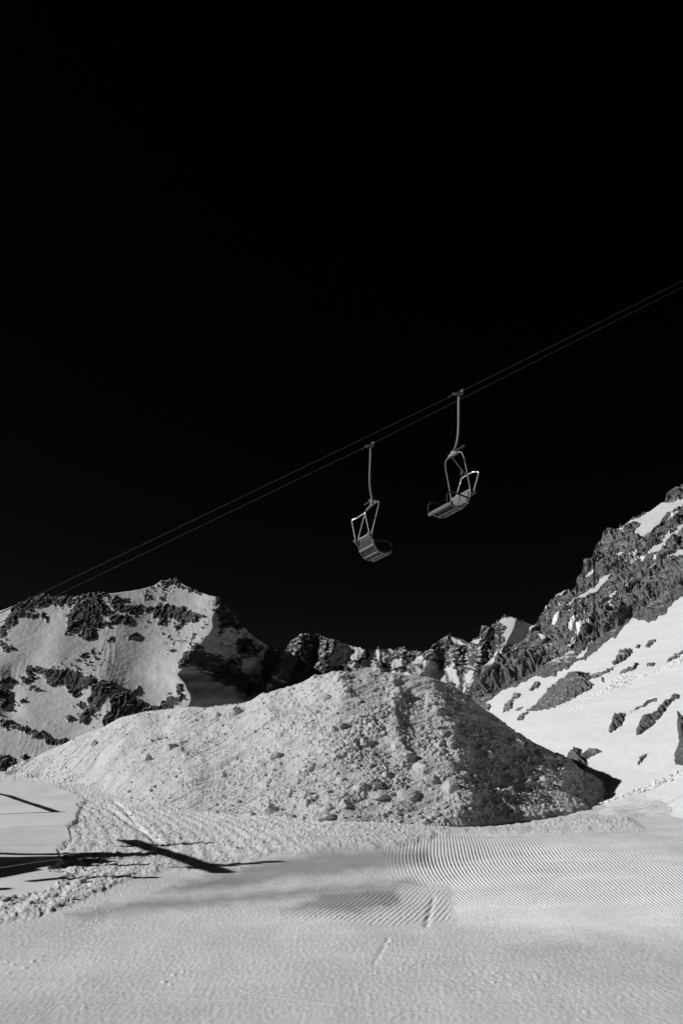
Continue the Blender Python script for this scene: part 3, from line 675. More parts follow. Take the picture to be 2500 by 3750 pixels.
def build_heap():
    ncol, nrow, nb = 1500, 400, 60
    px = np.linspace(20, 2262, ncol)
    cy = np.interp(px, *zip(*CREST_H)); fy = np.maximum(np.interp(px, _hx0, FY_S), cy + 2)
    t = np.linspace(0, 1, nrow)[:, None]
    PY = fy[None] + (cy - fy)[None] * t; PX = np.broadcast_to(px[None], PY.shape)
    P = at(PX, PY, heap_Y(PX, PY))
    P[0, :, 2] -= 0.15
    top = P[-1]; zb = ramp_z(top[:, 1] + 5) - 0.3
    bk = []
    hh = np.maximum(top[:, 2] - zb, 0.05); L1 = np.minimum(9.0, hh * 3.2); _, kc_ = kel(px, cy)
    for i in range(1, nb + 1):
        s = i / nb
        q = top.copy(); s1 = min(s / 0.6, 1.0); s2 = max(s - 0.6, 0) / 0.4
        q[:, 1] += L1 * s1 + hh * 1.5 * s2
        q[:, 0] += top[:, 0] / top[:, 1] * L1 * s1
        q[:, 2] += kc_ * L1 * s1 - 0.03 * s1 * L1 - hh * 1.3 * s2; bk.append(q)
    P = np.concatenate([P, np.stack(bk)])
    PXa = np.concatenate([PX, np.repeat(px[None], nb, 0)]); PYa = np.concatenate([PY, np.repeat(cy[None], nb, 0)])
    x, y, z = P[..., 0], P[..., 1], P[..., 2]
    a, b = x, y * 0.75 + z * 0.9
    n = normals(P)
    # finer crumbs on the long left flank, coarser in the middle, smoothed on the right
    mid = np.exp(-((PXa - 1450) / 520) ** 2)
    left = 1 - sstep(PXa, 500, 1150)
    right = sstep(PXa, 1640, 1800)
    off = heap_relief(PXa, PYa)
    off = off + 0.09 * fbm(a / 1.7, b / 1.7, 4, 700)
    gro = np.exp(-(seg_dist(PXa + 16 * fbm(PXa / 45, PYa / 45, 3, 71), PYa, [(1510, 2500), (1508, 2600), (1528, 2700), (1520, 2830)]) / 34) ** 2)
    kk = 1 - 0.5 * gro
    cl = 0.15 + 0.85 * sstep(fbm(a / 1.3, b / 2.0, 4, 705), -0.3, 0.35)
    big = (1 - 0.7 * left) * (1 - 0.0 * right)
    off = off + kk * (lumps(a, b, 0.80, 71, 0.22, 0.14, 0.36) * 0.55 * big + lumps(a, b, 0.38, 72, 0.45, 0.18, 0.5) * 0.55 * big * cl
                      + lumps(a, b, 0.19, 73, 0.62, 0.2, 0.55) * (0.32 + 0.42 * mid) * cl + (0.25 + 0.75 * cl) * (lumps(a, b, 0.10, 74, 0.8) * (0.55 + .2 * mid) + lumps(a, b, 0.052, 75, 0.9) * 0.75))
    off = off + 0.05 * np.maximum(0, ridged(a / 2.6, b / 1.1, 3, 780) - 0.6) * (1 - .5 * left)
    # small slides running down the left part: streaks along the fall line
    st = fbm((a * 0.75 + b * 0.9) / 2.6, (b * 0.75 - a * 0.5) / 0.24, 4, 790)
    off = off + 0.055 * st * (1 - right) * (0.45 + 0.75 * (1 - mid))
    top_ = np.clip((np.interp(PXa, *zip(*CREST_H)) - PYa + 22) / 22, 0, 1)
    off = off * (1 - 0.45 * top_)
    P = P + n * off[..., None]
    o = grid_obj('snow_heap', P, M_HEAP)
    tag(o, kind='structure')
    return P
HEAP = build_heap()

# ------------------------------------------------------------------ crumbs and blocks of snow
def ico(sub):
    import bmesh
    bm = bmesh.new(); bmesh.ops.create_icosphere(bm, subdivisions=sub, radius=1.0)
    bm.verts.ensure_lookup_table()
    v = np.array([q.co[:] for q in bm.verts]); f = np.array([[w.index for w in q.verts] for q in bm.faces]); bm.free(); return v, f
ICO1, ICO2, ICO3 = ico(1), ico(2), ico(3)
def hash3(v, s):
    return fbm(v[:, 0] * 1.3 + s, v[:, 1] * 1.3 + v[:, 2] * 1.7 + s * .37, 3, 900)
def chunk_mesh(pos_, size, base, rs, squash=0.75, ncut=5):
    V0, F0 = base; n = len(V0); vs = []; fs = []
    for i, (p, r) in enumerate(zip(pos_, size)):
        q = rs.rand(3) * 6.28
        R = np.array(Matrix.Rotation(q[0], 3, 'X') @ Matrix.Rotation(q[1], 3, 'Z'))
        # cut by a few random planes: blocky, not round
        v = V0.copy()
        for j in range(ncut):
            nn = rs.randn(3); nn /= np.linalg.norm(nn); c = (0.45 + 0.4 * rs.rand()) if ncut == 5 else (0.5 + 0.35 * rs.rand())
            d = v @ nn; v = v - np.maximum(d - c, 0)[:, None] * nn
        v = v * (0.9 + 0.25 * rs.rand(n, 1)) if n < 50 else v * (1 + 0.16 * hash3(v, rs.rand() * 50) + 0.13 * hash3(v * 3.1, rs.rand() * 50))[:, None]
        v = (v @ R.T) * np.array([r * (0.8 + .5 * rs.rand()), r * (0.8 + .4 * rs.rand()), r * squash * (0.7 + .5 * rs.rand())])
        vs.append(v + p); fs.append(F0 + i * n)
    return np.concatenate(vs), np.concatenate(fs)
rs = np.random.RandomState(3)
def heap_point(px, py):
    P = at(px, py, heap_Y(px, py)); return P
def heap_surface(px, py):
    """nearest vertex of the finished heap in the photo's plane"""
    return _HP[np.argmin((_hx - px) ** 2 + (_hy - py) ** 2)]
_sub = HEAP[:400:2, ::2].reshape(-1, 3); _hx, _hy = proj(_sub[:, 0], _sub[:, 1], _sub[:, 2]); _HP = _sub
flat_idx = rs.choice(400 * 1500, 9000, replace=False)
cand = HEAP[:400].reshape(-1, 3)[flat_idx]
cpx, cpy = proj(cand[:, 0], cand[:, 1], cand[:, 2])
dens = 0.25 + 0.75 * np.exp(-((cpx - 1420) / 420) ** 2) + 0.5 * sstep(cpx, 1600, 1750)
foot = np.interp(cpx, *zip(*FOOT_H)); dens = dens + 0.8 * np.exp(-((foot - cpy) / 25) ** 2)
dens = dens * (0.5 + 1.2 * sstep(fbm(cpx / 70, cpy / 50, 3, 31), -0.2, 0.4))
dens = dens * (1 - 0.85 * np.exp(-(seg_dist(cpx, cpy, [(1505, 2500), (1508, 2600), (1528, 2700), (1520, 2830)]) / 40) ** 2))
keep = rs.rand(len(cand)) < dens * 0.75
cand = cand[keep]
sz = 0.016 + 0.055 * rs.rand(len(cand)) ** 3.0
v, f = chunk_mesh(cand, sz, ICO1, rs)
tag(link_mesh('snow_crumbs', v, f, M_HEAP, smooth=False), 'loose crumbs of snow strewn all over the big snow heap', 'snow crumbs', kind='stuff')

# crumbs on the ploughed ground, along the bank's rim and along the avalanche track
gp = []
ii = rs.rand(26000, 2)
gx = -11 + 22 * ii[:, 0]; gy = 10 + 22 * ii[:, 1]
ppx, ppy = proj(gx, gy, RAMP * gy)
dm = mask_of(ppx, ppy, [DEBRIS], 6)
rim = np.exp(-(seg_dist(ppx, ppy, [(312, 2935), (285, 2985), (262, 3040), (258, 3085), (205, 3120), (225, 3165), (180, 3200)]) / 9) ** 2) + \
      np.exp(-(seg_dist(ppx, ppy, [(-20, 3310), (90, 3320), (200, 3310), (300, 3270)]) / 16) ** 2)
kp = (rs.rand(len(gx)) < 0.16 * (dm > 0)) | (rs.rand(len(gx)) < rim * 0.9)
gx, gy, ppx = gx[kp], gy[kp], ppx[kp]
gz, _ = ground_detail(gx, gy)
gs = 0.010 + 0.03 * rs.rand(len(gx)) ** 3
v, f = chunk_mesh(np.stack([gx, gy, gz + gs * 0.2], -1), gs, ICO1, rs)
tag(link_mesh('snow_crumbs', v, f, M_HEAP, smooth=False), 'crumbled snow on the ploughed strip before the heap and around the smooth left bank', 'snow crumbs', kind='stuff')
# bank rim crumbs
rim_v = PB[100:110].reshape(-1, 3); rim_v = rim_v[rs.choice(len(rim_v), 520, replace=False)]
rpx, _ = proj(rim_v[:, 0], rim_v[:, 1], rim_v[:, 2]); rim_v = rim_v[rpx < 2560]
gs = 0.02 + 0.06 * rs.rand(len(rim_v)) ** 3
v, f = chunk_mesh(rim_v + np.array([0, 0, 0.01]), gs, ICO1, rs)
tag(link_mesh('snow_crumbs', v, f, M_SLOPE, smooth=False), 'row of snow crumbs along the crest of the bank at the right', 'snow crumbs', kind='stuff')
TRACK = ZR([(1700, 1255), (1568, 1300), (1400, 1390), (1180, 1440), (1060, 1500), (900, 1590), (800, 1670), (600, 1790), (500, 1880)])
tp = []; ts = []
tx = np.array([q[0] for q in TRACK]); ty = np.array([q[1] for q in TRACK])
cl = np.concatenate([[0], np.cumsum(np.hypot(np.diff(tx), np.diff(ty)))])
for i in range(1500):
    s = rs.rand() * cl[-1]; w = (6 + 5 * math.sin(s / 40)) * rs.randn() * 0.8
    qx = np.interp(s, cl, tx) + 0.45 * w; qy = np.interp(s, cl, ty) + 0.9 * w
    p = at(qx, qy, Y_right(np.array(qx), np.array(qy))); tp.append(p); ts.append((0.03 + 0.16 * rs.rand() ** 3) * p[1] / 60)
v, f = chunk_mesh(np.array(tp), ts, ICO1, rs)
tag(link_mesh('avalanche_debris', v, f, M_SLOPE, smooth=False), 'thin trail of rolled snow lumps crossing the sunlit right slope', 'snow debris', kind='stuff')

BLOCKS = [
    (1195, 2987, 108, 44, 'largest flat snow block, lying at the front foot of the heap'),
    (1340, 2713, 66, 44, 'round white snow block in the middle of the heap face'),
    (1380, 2906, 72, 38, 'wide snow block low on the heap face, above the foot, right of the largest block'),
    (1311, 2562, 44, 28, 'bright snow block casting a shadow, high on the heap below its flat top'),
    (1456, 2523, 40, 32, 'snow block just below the flat top, left of the groove'),
    (1381, 2599, 34, 32, 'small snow block high on the heap, between the top and the round white block'),
    (1240, 2647, 44, 36, 'dark sided snow lump left of the round white block'),
    (1199, 2548, 40, 26, 'smooth grey snow block high on the left shoulder of the heap top'),
    (1697, 2831, 50, 40, 'smooth snow block at the edge of the shaded right flank'),
    (1784, 2757, 44, 34, 'snow block standing alone in the upper shaded flank'),
    (1879, 2716, 70, 36, 'broad snow block near the skyline of the shaded right flank'),
    (1987, 2852, 42, 30, 'grey snow block far down the shaded right flank'),
    (1655, 2866, 66, 60, 'cracked lit snow block at the bulge right of the groove'),
    (1668, 2905, 44, 34, 'lit snow block directly under the cracked block'),
    (2240, 2874, 50, 38, 'boulder of snow at the tip of the heap in front of the black shadow'),
    (1066, 2987, 50, 34, 'snow block at the heap foot left of the largest block'),
    (1929, 2777, 26, 30, 'small upright snow block on the shaded right flank'),
    (1817, 2889, 36, 26, 'low snow block near the foot of the shaded flank'),
    (1493, 2757, 54, 36, 'snow block at the lower end of the groove'),
    (1257, 2939, 46, 44, 'stacked snow block above the largest block'),
    (2036, 2772, 42, 26, 'snow block poking over the skyline of the right flank'),
    (344, 2717, 34, 30, 'round snow block near the skyline of the far left shoulder'),
    (626, 2734, 58, 36, 'bright snow block in the middle of the left flank'),
    (543, 2771, 34, 36, 'white snow lump left of the bright block on the left flank'),
    (862, 2600, 58, 50, 'big snow block breaking the skyline of the left flank'),
    (800, 2612, 40, 26, 'snow block on the skyline left of the biggest skyline block'),
    (821, 2833, 30, 18, 'flat grey snow block in the lower middle of the left flank'),
    (987, 2957, 60, 38, 'rounded snow block at the foot, third from the largest block'),
    (925, 2983, 58, 28, 'low snow block at the foot where the left flank begins'),
    (1108, 2835, 44, 36, 'snow lump between left flank and heap face'),
    (1180, 2800, 50, 40, 'snow lump above the foot blocks in the left half of the face'),
    (1010, 2760, 44, 30, 'snow lump at the middle height of the left flank ridge'),
    (1130, 2900, 40, 36, 'snow lump between the foot blocks and the left ridge'),
]
for i, (bx, by, bw, bh, lab) in enumerate(BLOCKS):
    p = heap_surface(bx, by + bh * 0.3)
    D = p[1]; bw = bw * (0.8 if bx < 900 else 1.0); r = bw * 0.5 / FPX * D * 1.08
    v, f = chunk_mesh([np.zeros(3)], [r], ICO3, np.random.RandomState(100 + i), 0.9, 11)
    v = v * np.array([r / np.abs(v[:, 0]).max(), 0.85 * r / np.abs(v[:, 1]).max(), (bh * 0.62 / FPX * D) / np.abs(v[:, 2]).max()])
    o = link_mesh('snow_block', v, f, M_HEAP, smooth=True)
    o.data.set_sharp_from_angle(angle=math.radians(24))
    o.location = (float(p[0]), float(p[1]) + 0.10 * r, float(p[2]) - 0.05 * r)
    tag(o, lab, 'snow block', 'snow blocks on the heap')
for i, (bx, by, bw, bh, lab) in enumerate([(305, 3240, 30, 18, 'snow block on the ploughed edge right of the dark tower shadow'), (200, 3292, 26, 22, 'small upright snow block at the lower rim of the left bank'), (22, 3310, 40, 26, 'snow block at the left edge of the picture below the tower shadow')]):
    Y = float(Y_ground(bx, by)); x = float(kel(bx, by)[0]) * Y
    z, _ = ground_detail(np.array([x]), np.array([Y])); r = bw * 0.5 / FPX * Y
    v, f = chunk_mesh([np.zeros(3)], [r], ICO3, np.random.RandomState(300 + i), 0.8, 11)
    o = link_mesh('snow_block', v, f, M_HEAP); o.location = (x, Y, float(z[0]) + r * .3)
    tag(o, lab, 'snow block', 'snow blocks beside the left bank')

# ------------------------------------------------------------------ rock outcrops in the right snow slope
OUT = [
    ([(1030, 1840), (1075, 1720), (1140, 1698), (1170, 1695), (1250, 1650), (1330, 1600), (1405, 1577), (1380, 1602), (1300, 1645), (1220, 1682), (1155, 1715), (1140, 1765), (1090, 1812), (1050, 1838)], 0.9, 'dark club shaped outcrop with thin tail, left of the longest slanting outcrop'),
    ([(1225, 1850), (1260, 1765), (1300, 1722), (1380, 1690), (1430, 1622), (1510, 1565), (1555, 1560), (1540, 1592), (1490, 1615), (1440, 1675), (1420, 1705), (1340, 1785), (1250, 1857)], 0.9, 'longest slanting dark outcrop, right of the two long ones low on the slope'),
    ([(730, 2035), (790, 1950), (840, 1948), (835, 1998), (900, 1960), (960, 1952), (990, 1965), (930, 1992), (860, 2027), (880, 2057), (850, 2095), (790, 2090)], 0.8, 'forked outcrop touching the heap skyline above the black shadow'),
    ([(1700, 1745), (1568, 1750), (1540, 1800), (1535, 1880), (1552, 1940), (1505, 1990), (1512, 2060), (1568, 2062), (1700, 2050)], 1.6, 'tall dark outcrop cut by the right edge of the picture above the snow bank'),
    ([(1232, 2062), (1265, 2005), (1322, 1973), (1292, 2012), (1250, 2058)], 0.4, 'slim dark rock at the upper rim of the black shadow'),
    ([(1055, 1332), (1090, 1310), (1120, 1250), (1207, 1228), (1190, 1262), (1120, 1322), (1070, 1342)], 1.1, 'triangular outcrop below the rock wall, with a small foot'),
    ([(1222, 1222), (1240, 1200), (1272, 1193), (1248, 1222)], 0.7, 'small dark rock just right of the triangular outcrop'),
    ([(1297, 1217), (1308, 1190), (1350, 1165), (1382, 1158), (1342, 1197)], 0.8, 'oval rock high on the slope, right of the small dark rock'),
    ([(1438, 1322), (1480, 1290), (1560, 1250), (1640, 1215), (1620, 1262), (1540, 1277), (1470, 1312)], 1.0, 'long flat rock running out at the right edge high on the slope'),
    ([(1098, 1422), (1140, 1380), (1200, 1358), (1230, 1328), (1252, 1333), (1212, 1382), (1150, 1402)], 0.5, 'cluster of broken rock between the avalanche track and the triangular outcrop'),
    ([(1298, 1347), (1330, 1330), (1367, 1323), (1360, 1347), (1310, 1355)], 0.4, 'low scatter of rock right of the broken cluster'),
    ([(976, 1444), (990, 1430), (1002, 1438), (996, 1467), (982, 1462)], 0.6, 'lone small boulder on the snow beside the big belt of rock'),
    ([(370, 1740), (440, 1680), (520, 1620), (600, 1550), (680, 1482), (760, 1422), (905, 1395), (880, 1425), (940, 1412), (1010, 1385), (1085, 1345), (1060, 1372), (950, 1432), (885, 1452), (932, 1482), (890, 1522), (800, 1580), (740, 1612), (650, 1662), (580, 1682), (480, 1692), (442, 1722), (430, 1747), (390, 1762)], 1.8, 'largest belt of grey rock below the wall, between two snow fields'),
    ([(270, 1692), (290, 1630), (330, 1600), (360, 1550), (407, 1548), (390, 1577), (350, 1612), (340, 1662), (282, 1694)], 0.8, 'narrow rock left of the big belt, near the heap skyline'),
    ([(463, 1532), (500, 1480), (537, 1458), (530, 1492), (480, 1532)], 0.9, 'small pointed rock between the wall and the big belt'),
    ([(358, 1682), (380, 1655), (432, 1640), (420, 1662), (380, 1684)], 0.5, 'little flat rock at the upper left of the belt'),
    ([(110, 1640), (130, 1625), (185, 1625), (190, 1650), (170, 1672), (130, 1660)], 0.8, 'dark rock where the slope meets the heap skyline at far left'),
    ([(872, 1930), (900, 1910), (915, 1906), (890, 1930)], 0.25, 'sliver of rock above the forked outcrop'),
]
def biggest(keep):
    R_, C_ = keep.shape; f = keep[:-1, :-1] & keep[:-1, 1:] & keep[1:, 1:] & keep[1:, :-1]
    lab = np.zeros(f.shape, int); best = (0, 0); cur = 0
    for (i, j) in zip(*np.nonzero(f)):
        if lab[i, j]: continue
        cur += 1; st = [(i, j)]; lab[i, j] = cur; n_ = 0
        while st:
            a, b = st.pop(); n_ += 1
            for c, d in ((a + 1, b), (a - 1, b), (a, b + 1), (a, b - 1)):
                if 0 <= c < f.shape[0] and 0 <= d < f.shape[1] and f[c, d] and not lab[c, d]: lab[c, d] = cur; st.append((c, d))
        if n_ > best[0]: best = (n_, cur)
    return lab == best[1]
for i, (poly, H, lab) in enumerate(OUT):
    H = H * 0.62
    pl = ZR(poly); A_ = np.array(pl)
    x0, y0 = A_.min(0) - 8; x1, y1 = A_.max(0) + 8; x1 = min(x1, 2620)
    nx = max(12, int((x1 - x0) / 1.6)); ny = max(12, int((y1 - y0) / 1.6))
    PX, PY = np.meshgrid(np.linspace(x0, x1, nx), np.linspace(y1, y0, ny))
    wob = 5 * fbm(PX / 14, PY / 9, 3, 800 + i)
    sd = poly_sd(PX + wob, PY + 0.7 * wob, pl)
    Y = Y_right(PX, PY); P = at(PX, PY, Y)
    n = normals(P)
    sm = sd * Y / FPX
    h = np.where(sd > 0, np.minimum(1 - np.exp(-sm / (0.35 * H)), 1) * H * 0.55, -0.25 + 0 * sd)
    x, z = P[..., 0], P[..., 2]
    h = np.where(sd > 0, h + np.minimum(sm * 2, 1) * H * (0.22 * ridged(x / (H * 2.2), z / (H * 1.6), 5, 820 + i) + 0.30 * cellular((x + z) / (H * 1.1), (z - .6 * x) / (H * .6), 830 + i)[2] + 0.25 * ridged(x / (H * .6), z / (H * .5), 3, 840 + i) - .1), h)
    P = P + n * h[..., None]
    holes = np.zeros(sd.shape, bool)
    if i == 12: h = np.where(sd > 0, h * 0.6, h)
    P = at(PX, PY, Y) + n * h[..., None]
    fk = biggest((sd > -3.5) & ~holes)
    ff = grid_faces(P.shape[0], P.shape[1])[fk.ravel()]
    us, inv = np.unique(ff, return_inverse=True)
    o = link_mesh('rock_outcrop', P.reshape(-1, 3)[us], inv.reshape(ff.shape).astype(np.int32), M_ROCK)
    tag(o, lab, 'rock outcrop', 'rock outcrops in the right snow slope')

# ------------------------------------------------------------------ chairlift
def tube(name, pts, r, mat, parent=None, closed=False, seg=10, square=False):
    """sweep a round (or square) section along points; pts are rounded beforehand"""
    P = [Vector(p) for p in pts]; n = len(P)
    vs = []; fs = []
    prev = None
    for i, p in enumerate(P):
        if closed: t = (P[(i + 1) % n] - P[i - 1]).normalized()
        else: t = (P[min(i + 1, n - 1)] - P[max(i - 1, 0)]).normalized()
        if prev is None:
            a = Vector((0, 1, 0)) if abs(t.y) < 0.9 else Vector((1, 0, 0))
            u = (a - t * a.dot(t)).normalized()
        else:
            u = (prev - t * prev.dot(t)).normalized()
        prev = u; w = t.cross(u)
        k = 4 if square else seg
        for j in range(k):
            an = 2 * math.pi * (j + (0.5 if square else 0)) / k
            rr_ = r * (1.25 if square else 1)
            vs.append(p + u * math.cos(an) * rr_ + w * math.sin(an) * rr_)
    k = 4 if square else seg
    m = n if closed else n - 1
    for i in range(m):
        for j in range(k):
            a, b = i * k + j, i * k + (j + 1) % k
            c, d = ((i + 1) % n) * k + (j + 1) % k, ((i + 1) % n) * k + j
            fs.append((a, b, c, d))
    if not closed:
        fs.append(tuple(range(k))[::-1]); fs.append(tuple((n - 1) * k + j for j in range(k)))
    return vs, fs
class MB:
    def __init__(s): s.v = []; s.f = []
    def add(s, vf):
        o = len(s.v); s.v += [tuple(q) for q in vf[0]]; s.f += [tuple(i + o for i in q) for q in vf[1]]; return s
    def box(s, c, sx, sy, sz, M=None):
        M = M or Matrix.Identity(3); c = Vector(c)
        b = 0.12 * min(sx, sy, sz)
        import itertools
        v = []
        for z in (-1, 1):
            for (ax, ay) in ((-1, -1), (1, -1), (1, 1), (-1, 1)):
                v.append(c + M @ Vector((ax * sx / 2, ay * sy / 2, z * sz / 2)))
        f = [(3, 2, 1, 0), (4, 5, 6, 7), (0, 1, 5, 4), (1, 2, 6, 5), (2, 3, 7, 6), (3, 0, 4, 7)]
        return s.add((v, f))
    def build(s, name, mat, parent=None, smooth=True):
        o = link_mesh(name, s.v, s.f, mat, parent, smooth)
        if smooth:
            try: o.data.set_sharp_from_angle(angle=math.radians(40))
            except Exception: pass
        return o
def rounded(pts, rad=0.08, n=6):
    """polyline with its inner corners rounded"""
    P = [Vector(p) for p in pts]; out = [P[0]]
    for i in range(1, len(P) - 1):
        a, b, c = P[i - 1], P[i], P[i + 1]
        r1 = min(rad, (a - b).length * 0.48); r2 = min(rad, (c - b).length * 0.48)
        s = b + (a - b).normalized() * r1; e = b + (c - b).normalized() * r2
        for k in range(n + 1):
            t = k / n; out.append(s * (1 - t) ** 2 + b * 2 * t * (1 - t) + e * t * t)
    out.append(P[-1]); return out

# chair axes: F forward (local x), W across (local y, positive = to the rider's left), U up; origin at the rope
def make_chair():
    root = bpy.data.objects.new('lift_chair', None); C.objects.link(root)
    root.empty_display_size = 0.2
    BAIL = 1.62                                     # depth of the bail's top bar under the rope
    # grip on the rope
    g = MB(); g.box((0.0, 0, 0.0), 0.28, 0.07, 0.05); g.box((0.03, 0.0, -0.05), 0.09, 0.09, 0.08); g.box((-.17, 0, 0.03), 0.10, 0.05, 0.05)
    g.add(tube('', [(0.07, -0.10, -0.01), (0.07, 0.12, -0.01)], 0.042, None, seg=14))
    grip = g.build('grip', M_GALV, root); grip.rotation_euler = (0, math.radians(-33), 0)
    g = MB(); g.add(tube('', [(-0.42, 0, 0.018), (-0.28, 0, 0.022), (-0.15, 0, 0.03)], 0.008, None, seg=6)); g.build('guide_rod', M_GALV, grip)
    # hanger
    prof = [(0.0, 0, -0.05), (0.0, 0, -0.35), (-0.02, 0, -0.8), (-0.015, 0, -1.15), (0.04, 0, -1.42), (0.13, 0, BAIL * -1)]
    h = MB(); h.add(tube('', rounded(prof, 0.25, 8), 0.027, None, square=True))
    hang = h.build('hanger', M_GALV, root, smooth=False)
    # joint between hanger and bail
    j = MB(); j.box((0.12, 0, -BAIL - 0.02), 0.12, 0.14, 0.10); j.box((0.15, 0, -BAIL - 0.06), 0.07, 0.34, 0.06)
    j.add(tube('', [(0.05, -0.08, -BAIL + 0.03), (0.05, 0.09, -BAIL + 0.03)], 0.030, None)); j.build('suspension_joint', M_GALV, root)
    # long damper lying across the joint
    d = MB(); d.box((0.10, 0.18, -BAIL + 0.02), 0.05, 0.55, 0.035); d.build('damper', M_BLACK, root)
    FT = 0.15; UT = -BAIL - 0.08
    hw = 0.40
    side = [(0, 0), (-0.06, -0.14), (-0.30, -0.88), (-0.315, -1.05), (-0.24, -1.24), (-0.08, -1.40), (0.10, -1.45), (0.34, -1.40)]
    def sp(w, sc=1.0): return [(FT + a, w, UT + b) for a, b in side]
    pts = [(q[0], hw, q[2]) for q in sp(0)][::-1][:-1] + [(FT, hw * 0.80, UT), (FT, 0, UT), (FT, -hw * 0.80, UT)] + [(q[0], -hw, q[2]) for q in sp(0)][1:]
    b = MB(); b.add(tube('', rounded(pts, 0.16, 7), 0.0185, None, seg=12)); b.build('bail_frame', M_GALV, root)
    # seat: frame, two back panels, dark underside shells, cross angles, rolled front
    def along(s0, s1, n):
        """points of the side curve between two fractions, as F,U"""
        q = [Vector((a, 0, b_)) for a, b_ in side]; L = [0]
        for a_, b__ in zip(q[:-1], q[1:]): L.append(L[-1] + (b__ - a_).length)
        out = []
        for k in range(n + 1):
            s = (s0 + (s1 - s0) * k / n) * L[-1]
            i = max(i for i in range(len(L)) if L[i] <= s + 1e-9); i = min(i, len(q) - 2)
            t = (s - L[i]) / (L[i + 1] - L[i]); p = q[i].lerp(q[i + 1], t); out.append((FT + p.x, UT + p.z))
        return out
    def shell(name, s0, s1, w0, w1, mat, lift=0.03, th=0.022, parent=root, n=10):
        pr = along(s0, s1, n); m_ = MB(); v = []; f = []
        for i, (a, u) in enumerate(pr):
            a2, u2 = pr[min(i + 1, n)]; a1, u1 = pr[max(i - 1, 0)]
            t = Vector((a2 - a1, u2 - u1)).normalized(); nn = Vector((-t.y, t.x))
            if nn.dot(Vector((0.5, 0.8))) < 0: nn = -nn
            for (w, l) in ((w0, lift), (w1, lift), (w1, lift + th), (w0, lift + th)):
                v.append((a + nn.x * l, w, u + nn.y * l))
        for i in range(n):
            for k in range(4): f.append((i * 4 + k, i * 4 + (k + 1) % 4, i * 4 + 4 + (k + 1) % 4, i * 4 + 4 + k))
        f.append((0, 1, 2, 3)); f.append(tuple(n * 4 + k for k in (3, 2, 1, 0)))
        m_.add((v, f)); return m_.build(name, mat, parent)
    for s in (1, -1):
        bp = shell('back_panel', 0.50, 0.655, s * 0.02, s * 0.345, M_PANEL, 0.01)
        shell('panel_rim', 0.515, 0.64, s * 0.05, s * 0.31, M_PANELD, 0.004, 0.004, bp)
    for s in (1, -1):
        shell('seat_panel', 0.70, 0.985, s * 0.015, s * 0.395, M_PANELD, 0.02)
    fr = MB()
    def cross(s, w0, w1, sx, sz, l=0.0):
        (a, u), = along(s, s, 0) if False else [along(s, min(s + 0.001, 1), 1)[0]]
        fr.box((a + l * 0.4, (w0 + w1) / 2, u + l * 0.8), sx, abs(w1 - w0), sz)
    cross(0.50, -0.41, 0.41, 0.035, 0.045); cross(0.675, -0.41, 0.41, 0.075, 0.03); cross(0.79, -0.38, 0.38, 0.055, 0.02, -0.012); cross(0.90, -0.38, 0.38, 0.05, 0.02, -0.012)
    fr.build('cross_brace', M_BRIGHTP, root)
    # rolled front lip of the seat
    (a, u) = along(0.985, 1.0, 1)[1]
    lip = MB(); lip.add(tube('', [(a + 0.015, -0.48, u + 0.0), (a + 0.015, 0.48, u + 0.0)], 0.05, None, seg=14)); lip.build('seat_lip', M_PANEL, root)
    # armrests: black hoops on each side
    for s in (1, -1):
        w = s * (hw + 0.005)
        ar = [(FT - 0.22, w, UT - 1.14), (FT + 0.02, w, UT - 1.12), (FT + 0.34, w, UT - 1.09), (FT + 0.46, w, UT - 1.20), (FT + 0.45, w, UT - 1.36), (FT + 0.33, w, UT - 1.40)]
        q = MB(); q.add(tube('', rounded(ar, 0.12, 6), 0.021, None)); q.build('armrest', M_BLACK, root)
    # safety bar, raised behind the riders' heads
    for s in (1, -1):
        br = MB()
        br.box((FT - 0.37, s * (hw - 0.005), UT - 1.02), 0.15, 0.03, 0.085, Matrix.Rotation(math.radians(38), 3, 'Y'))
        br.add(tube('', [(FT - 0.425, s * hw - 0.05, UT - 0.975), (FT - 0.425, s * hw + 0.05, UT - 0.975)], 0.042, None, seg=16))
        br.add(tube('', [(FT - 0.425, s * hw - 0.06, UT - 0.975), (FT - 0.425, s * hw + 0.06, UT - 0.975)], 0.018, None, seg=10))
        br.build('bar_bracket', M_GALV, root)
    U = [(FT - 0.42, 0.40, UT - 0.95), (FT - 0.60, 0.39, UT - 0.42), (FT - 0.50, 0.26, UT - 0.40), (FT - 0.50, 0.0, UT - 0.39), (FT - 0.50, -0.26, UT - 0.40), (FT - 0.60, -0.39, UT - 0.42), (FT - 0.42, -0.40, UT - 0.95)]
    q = MB(); q.add(tube('', rounded(U, 0.07, 6), 0.0165, None)); bar = q.build('safety_bar', M_BRIGHT, root)
    q = MB(); q.add(tube('', [(FT - 0.03, -0.05, UT - 0.04), (FT - 0.30, -0.04, UT - 0.24), (FT - 0.50, -0.03, UT - 0.38)], 0.014, None)); q.build('link_rod', M_GALV, bar)
    q = MB(); q.box((FT - 0.34, -0.02, UT - 0.36), 0.015, 0.10, 0.13); q.build('number_plate', M_BLACK, bar)
    return root
M_PANELD = mat_metal('dark_seat_underside', 0.014, 0.55)
M_BRIGHTP = mat_metal('pale_cross_brace', 0.17, 0.5, 0.2)
def copy_tree(o, parent=None):
    c = o.copy(); C.objects.link(c); c.parent = parent
    for ch in [q for q in bpy.data.objects if q.parent == o]: copy_tree(ch, c)
    return c
def V(a): return Vector(tuple(float(q) for q in a))
def P_D(px, py, D):
    """point at camera depth D"""
    u = (px - 1250) / FPX; v = (1875 - py) / FPX
    return Vector((u * D, D * (CP - v * SP), CAMH + D * (SP + v * CP)))
near_pts = [P_D(0, 2246, 16.3), P_D(1680, 1437, 22.0), P_D(2500, 1027.5, 26.5)]
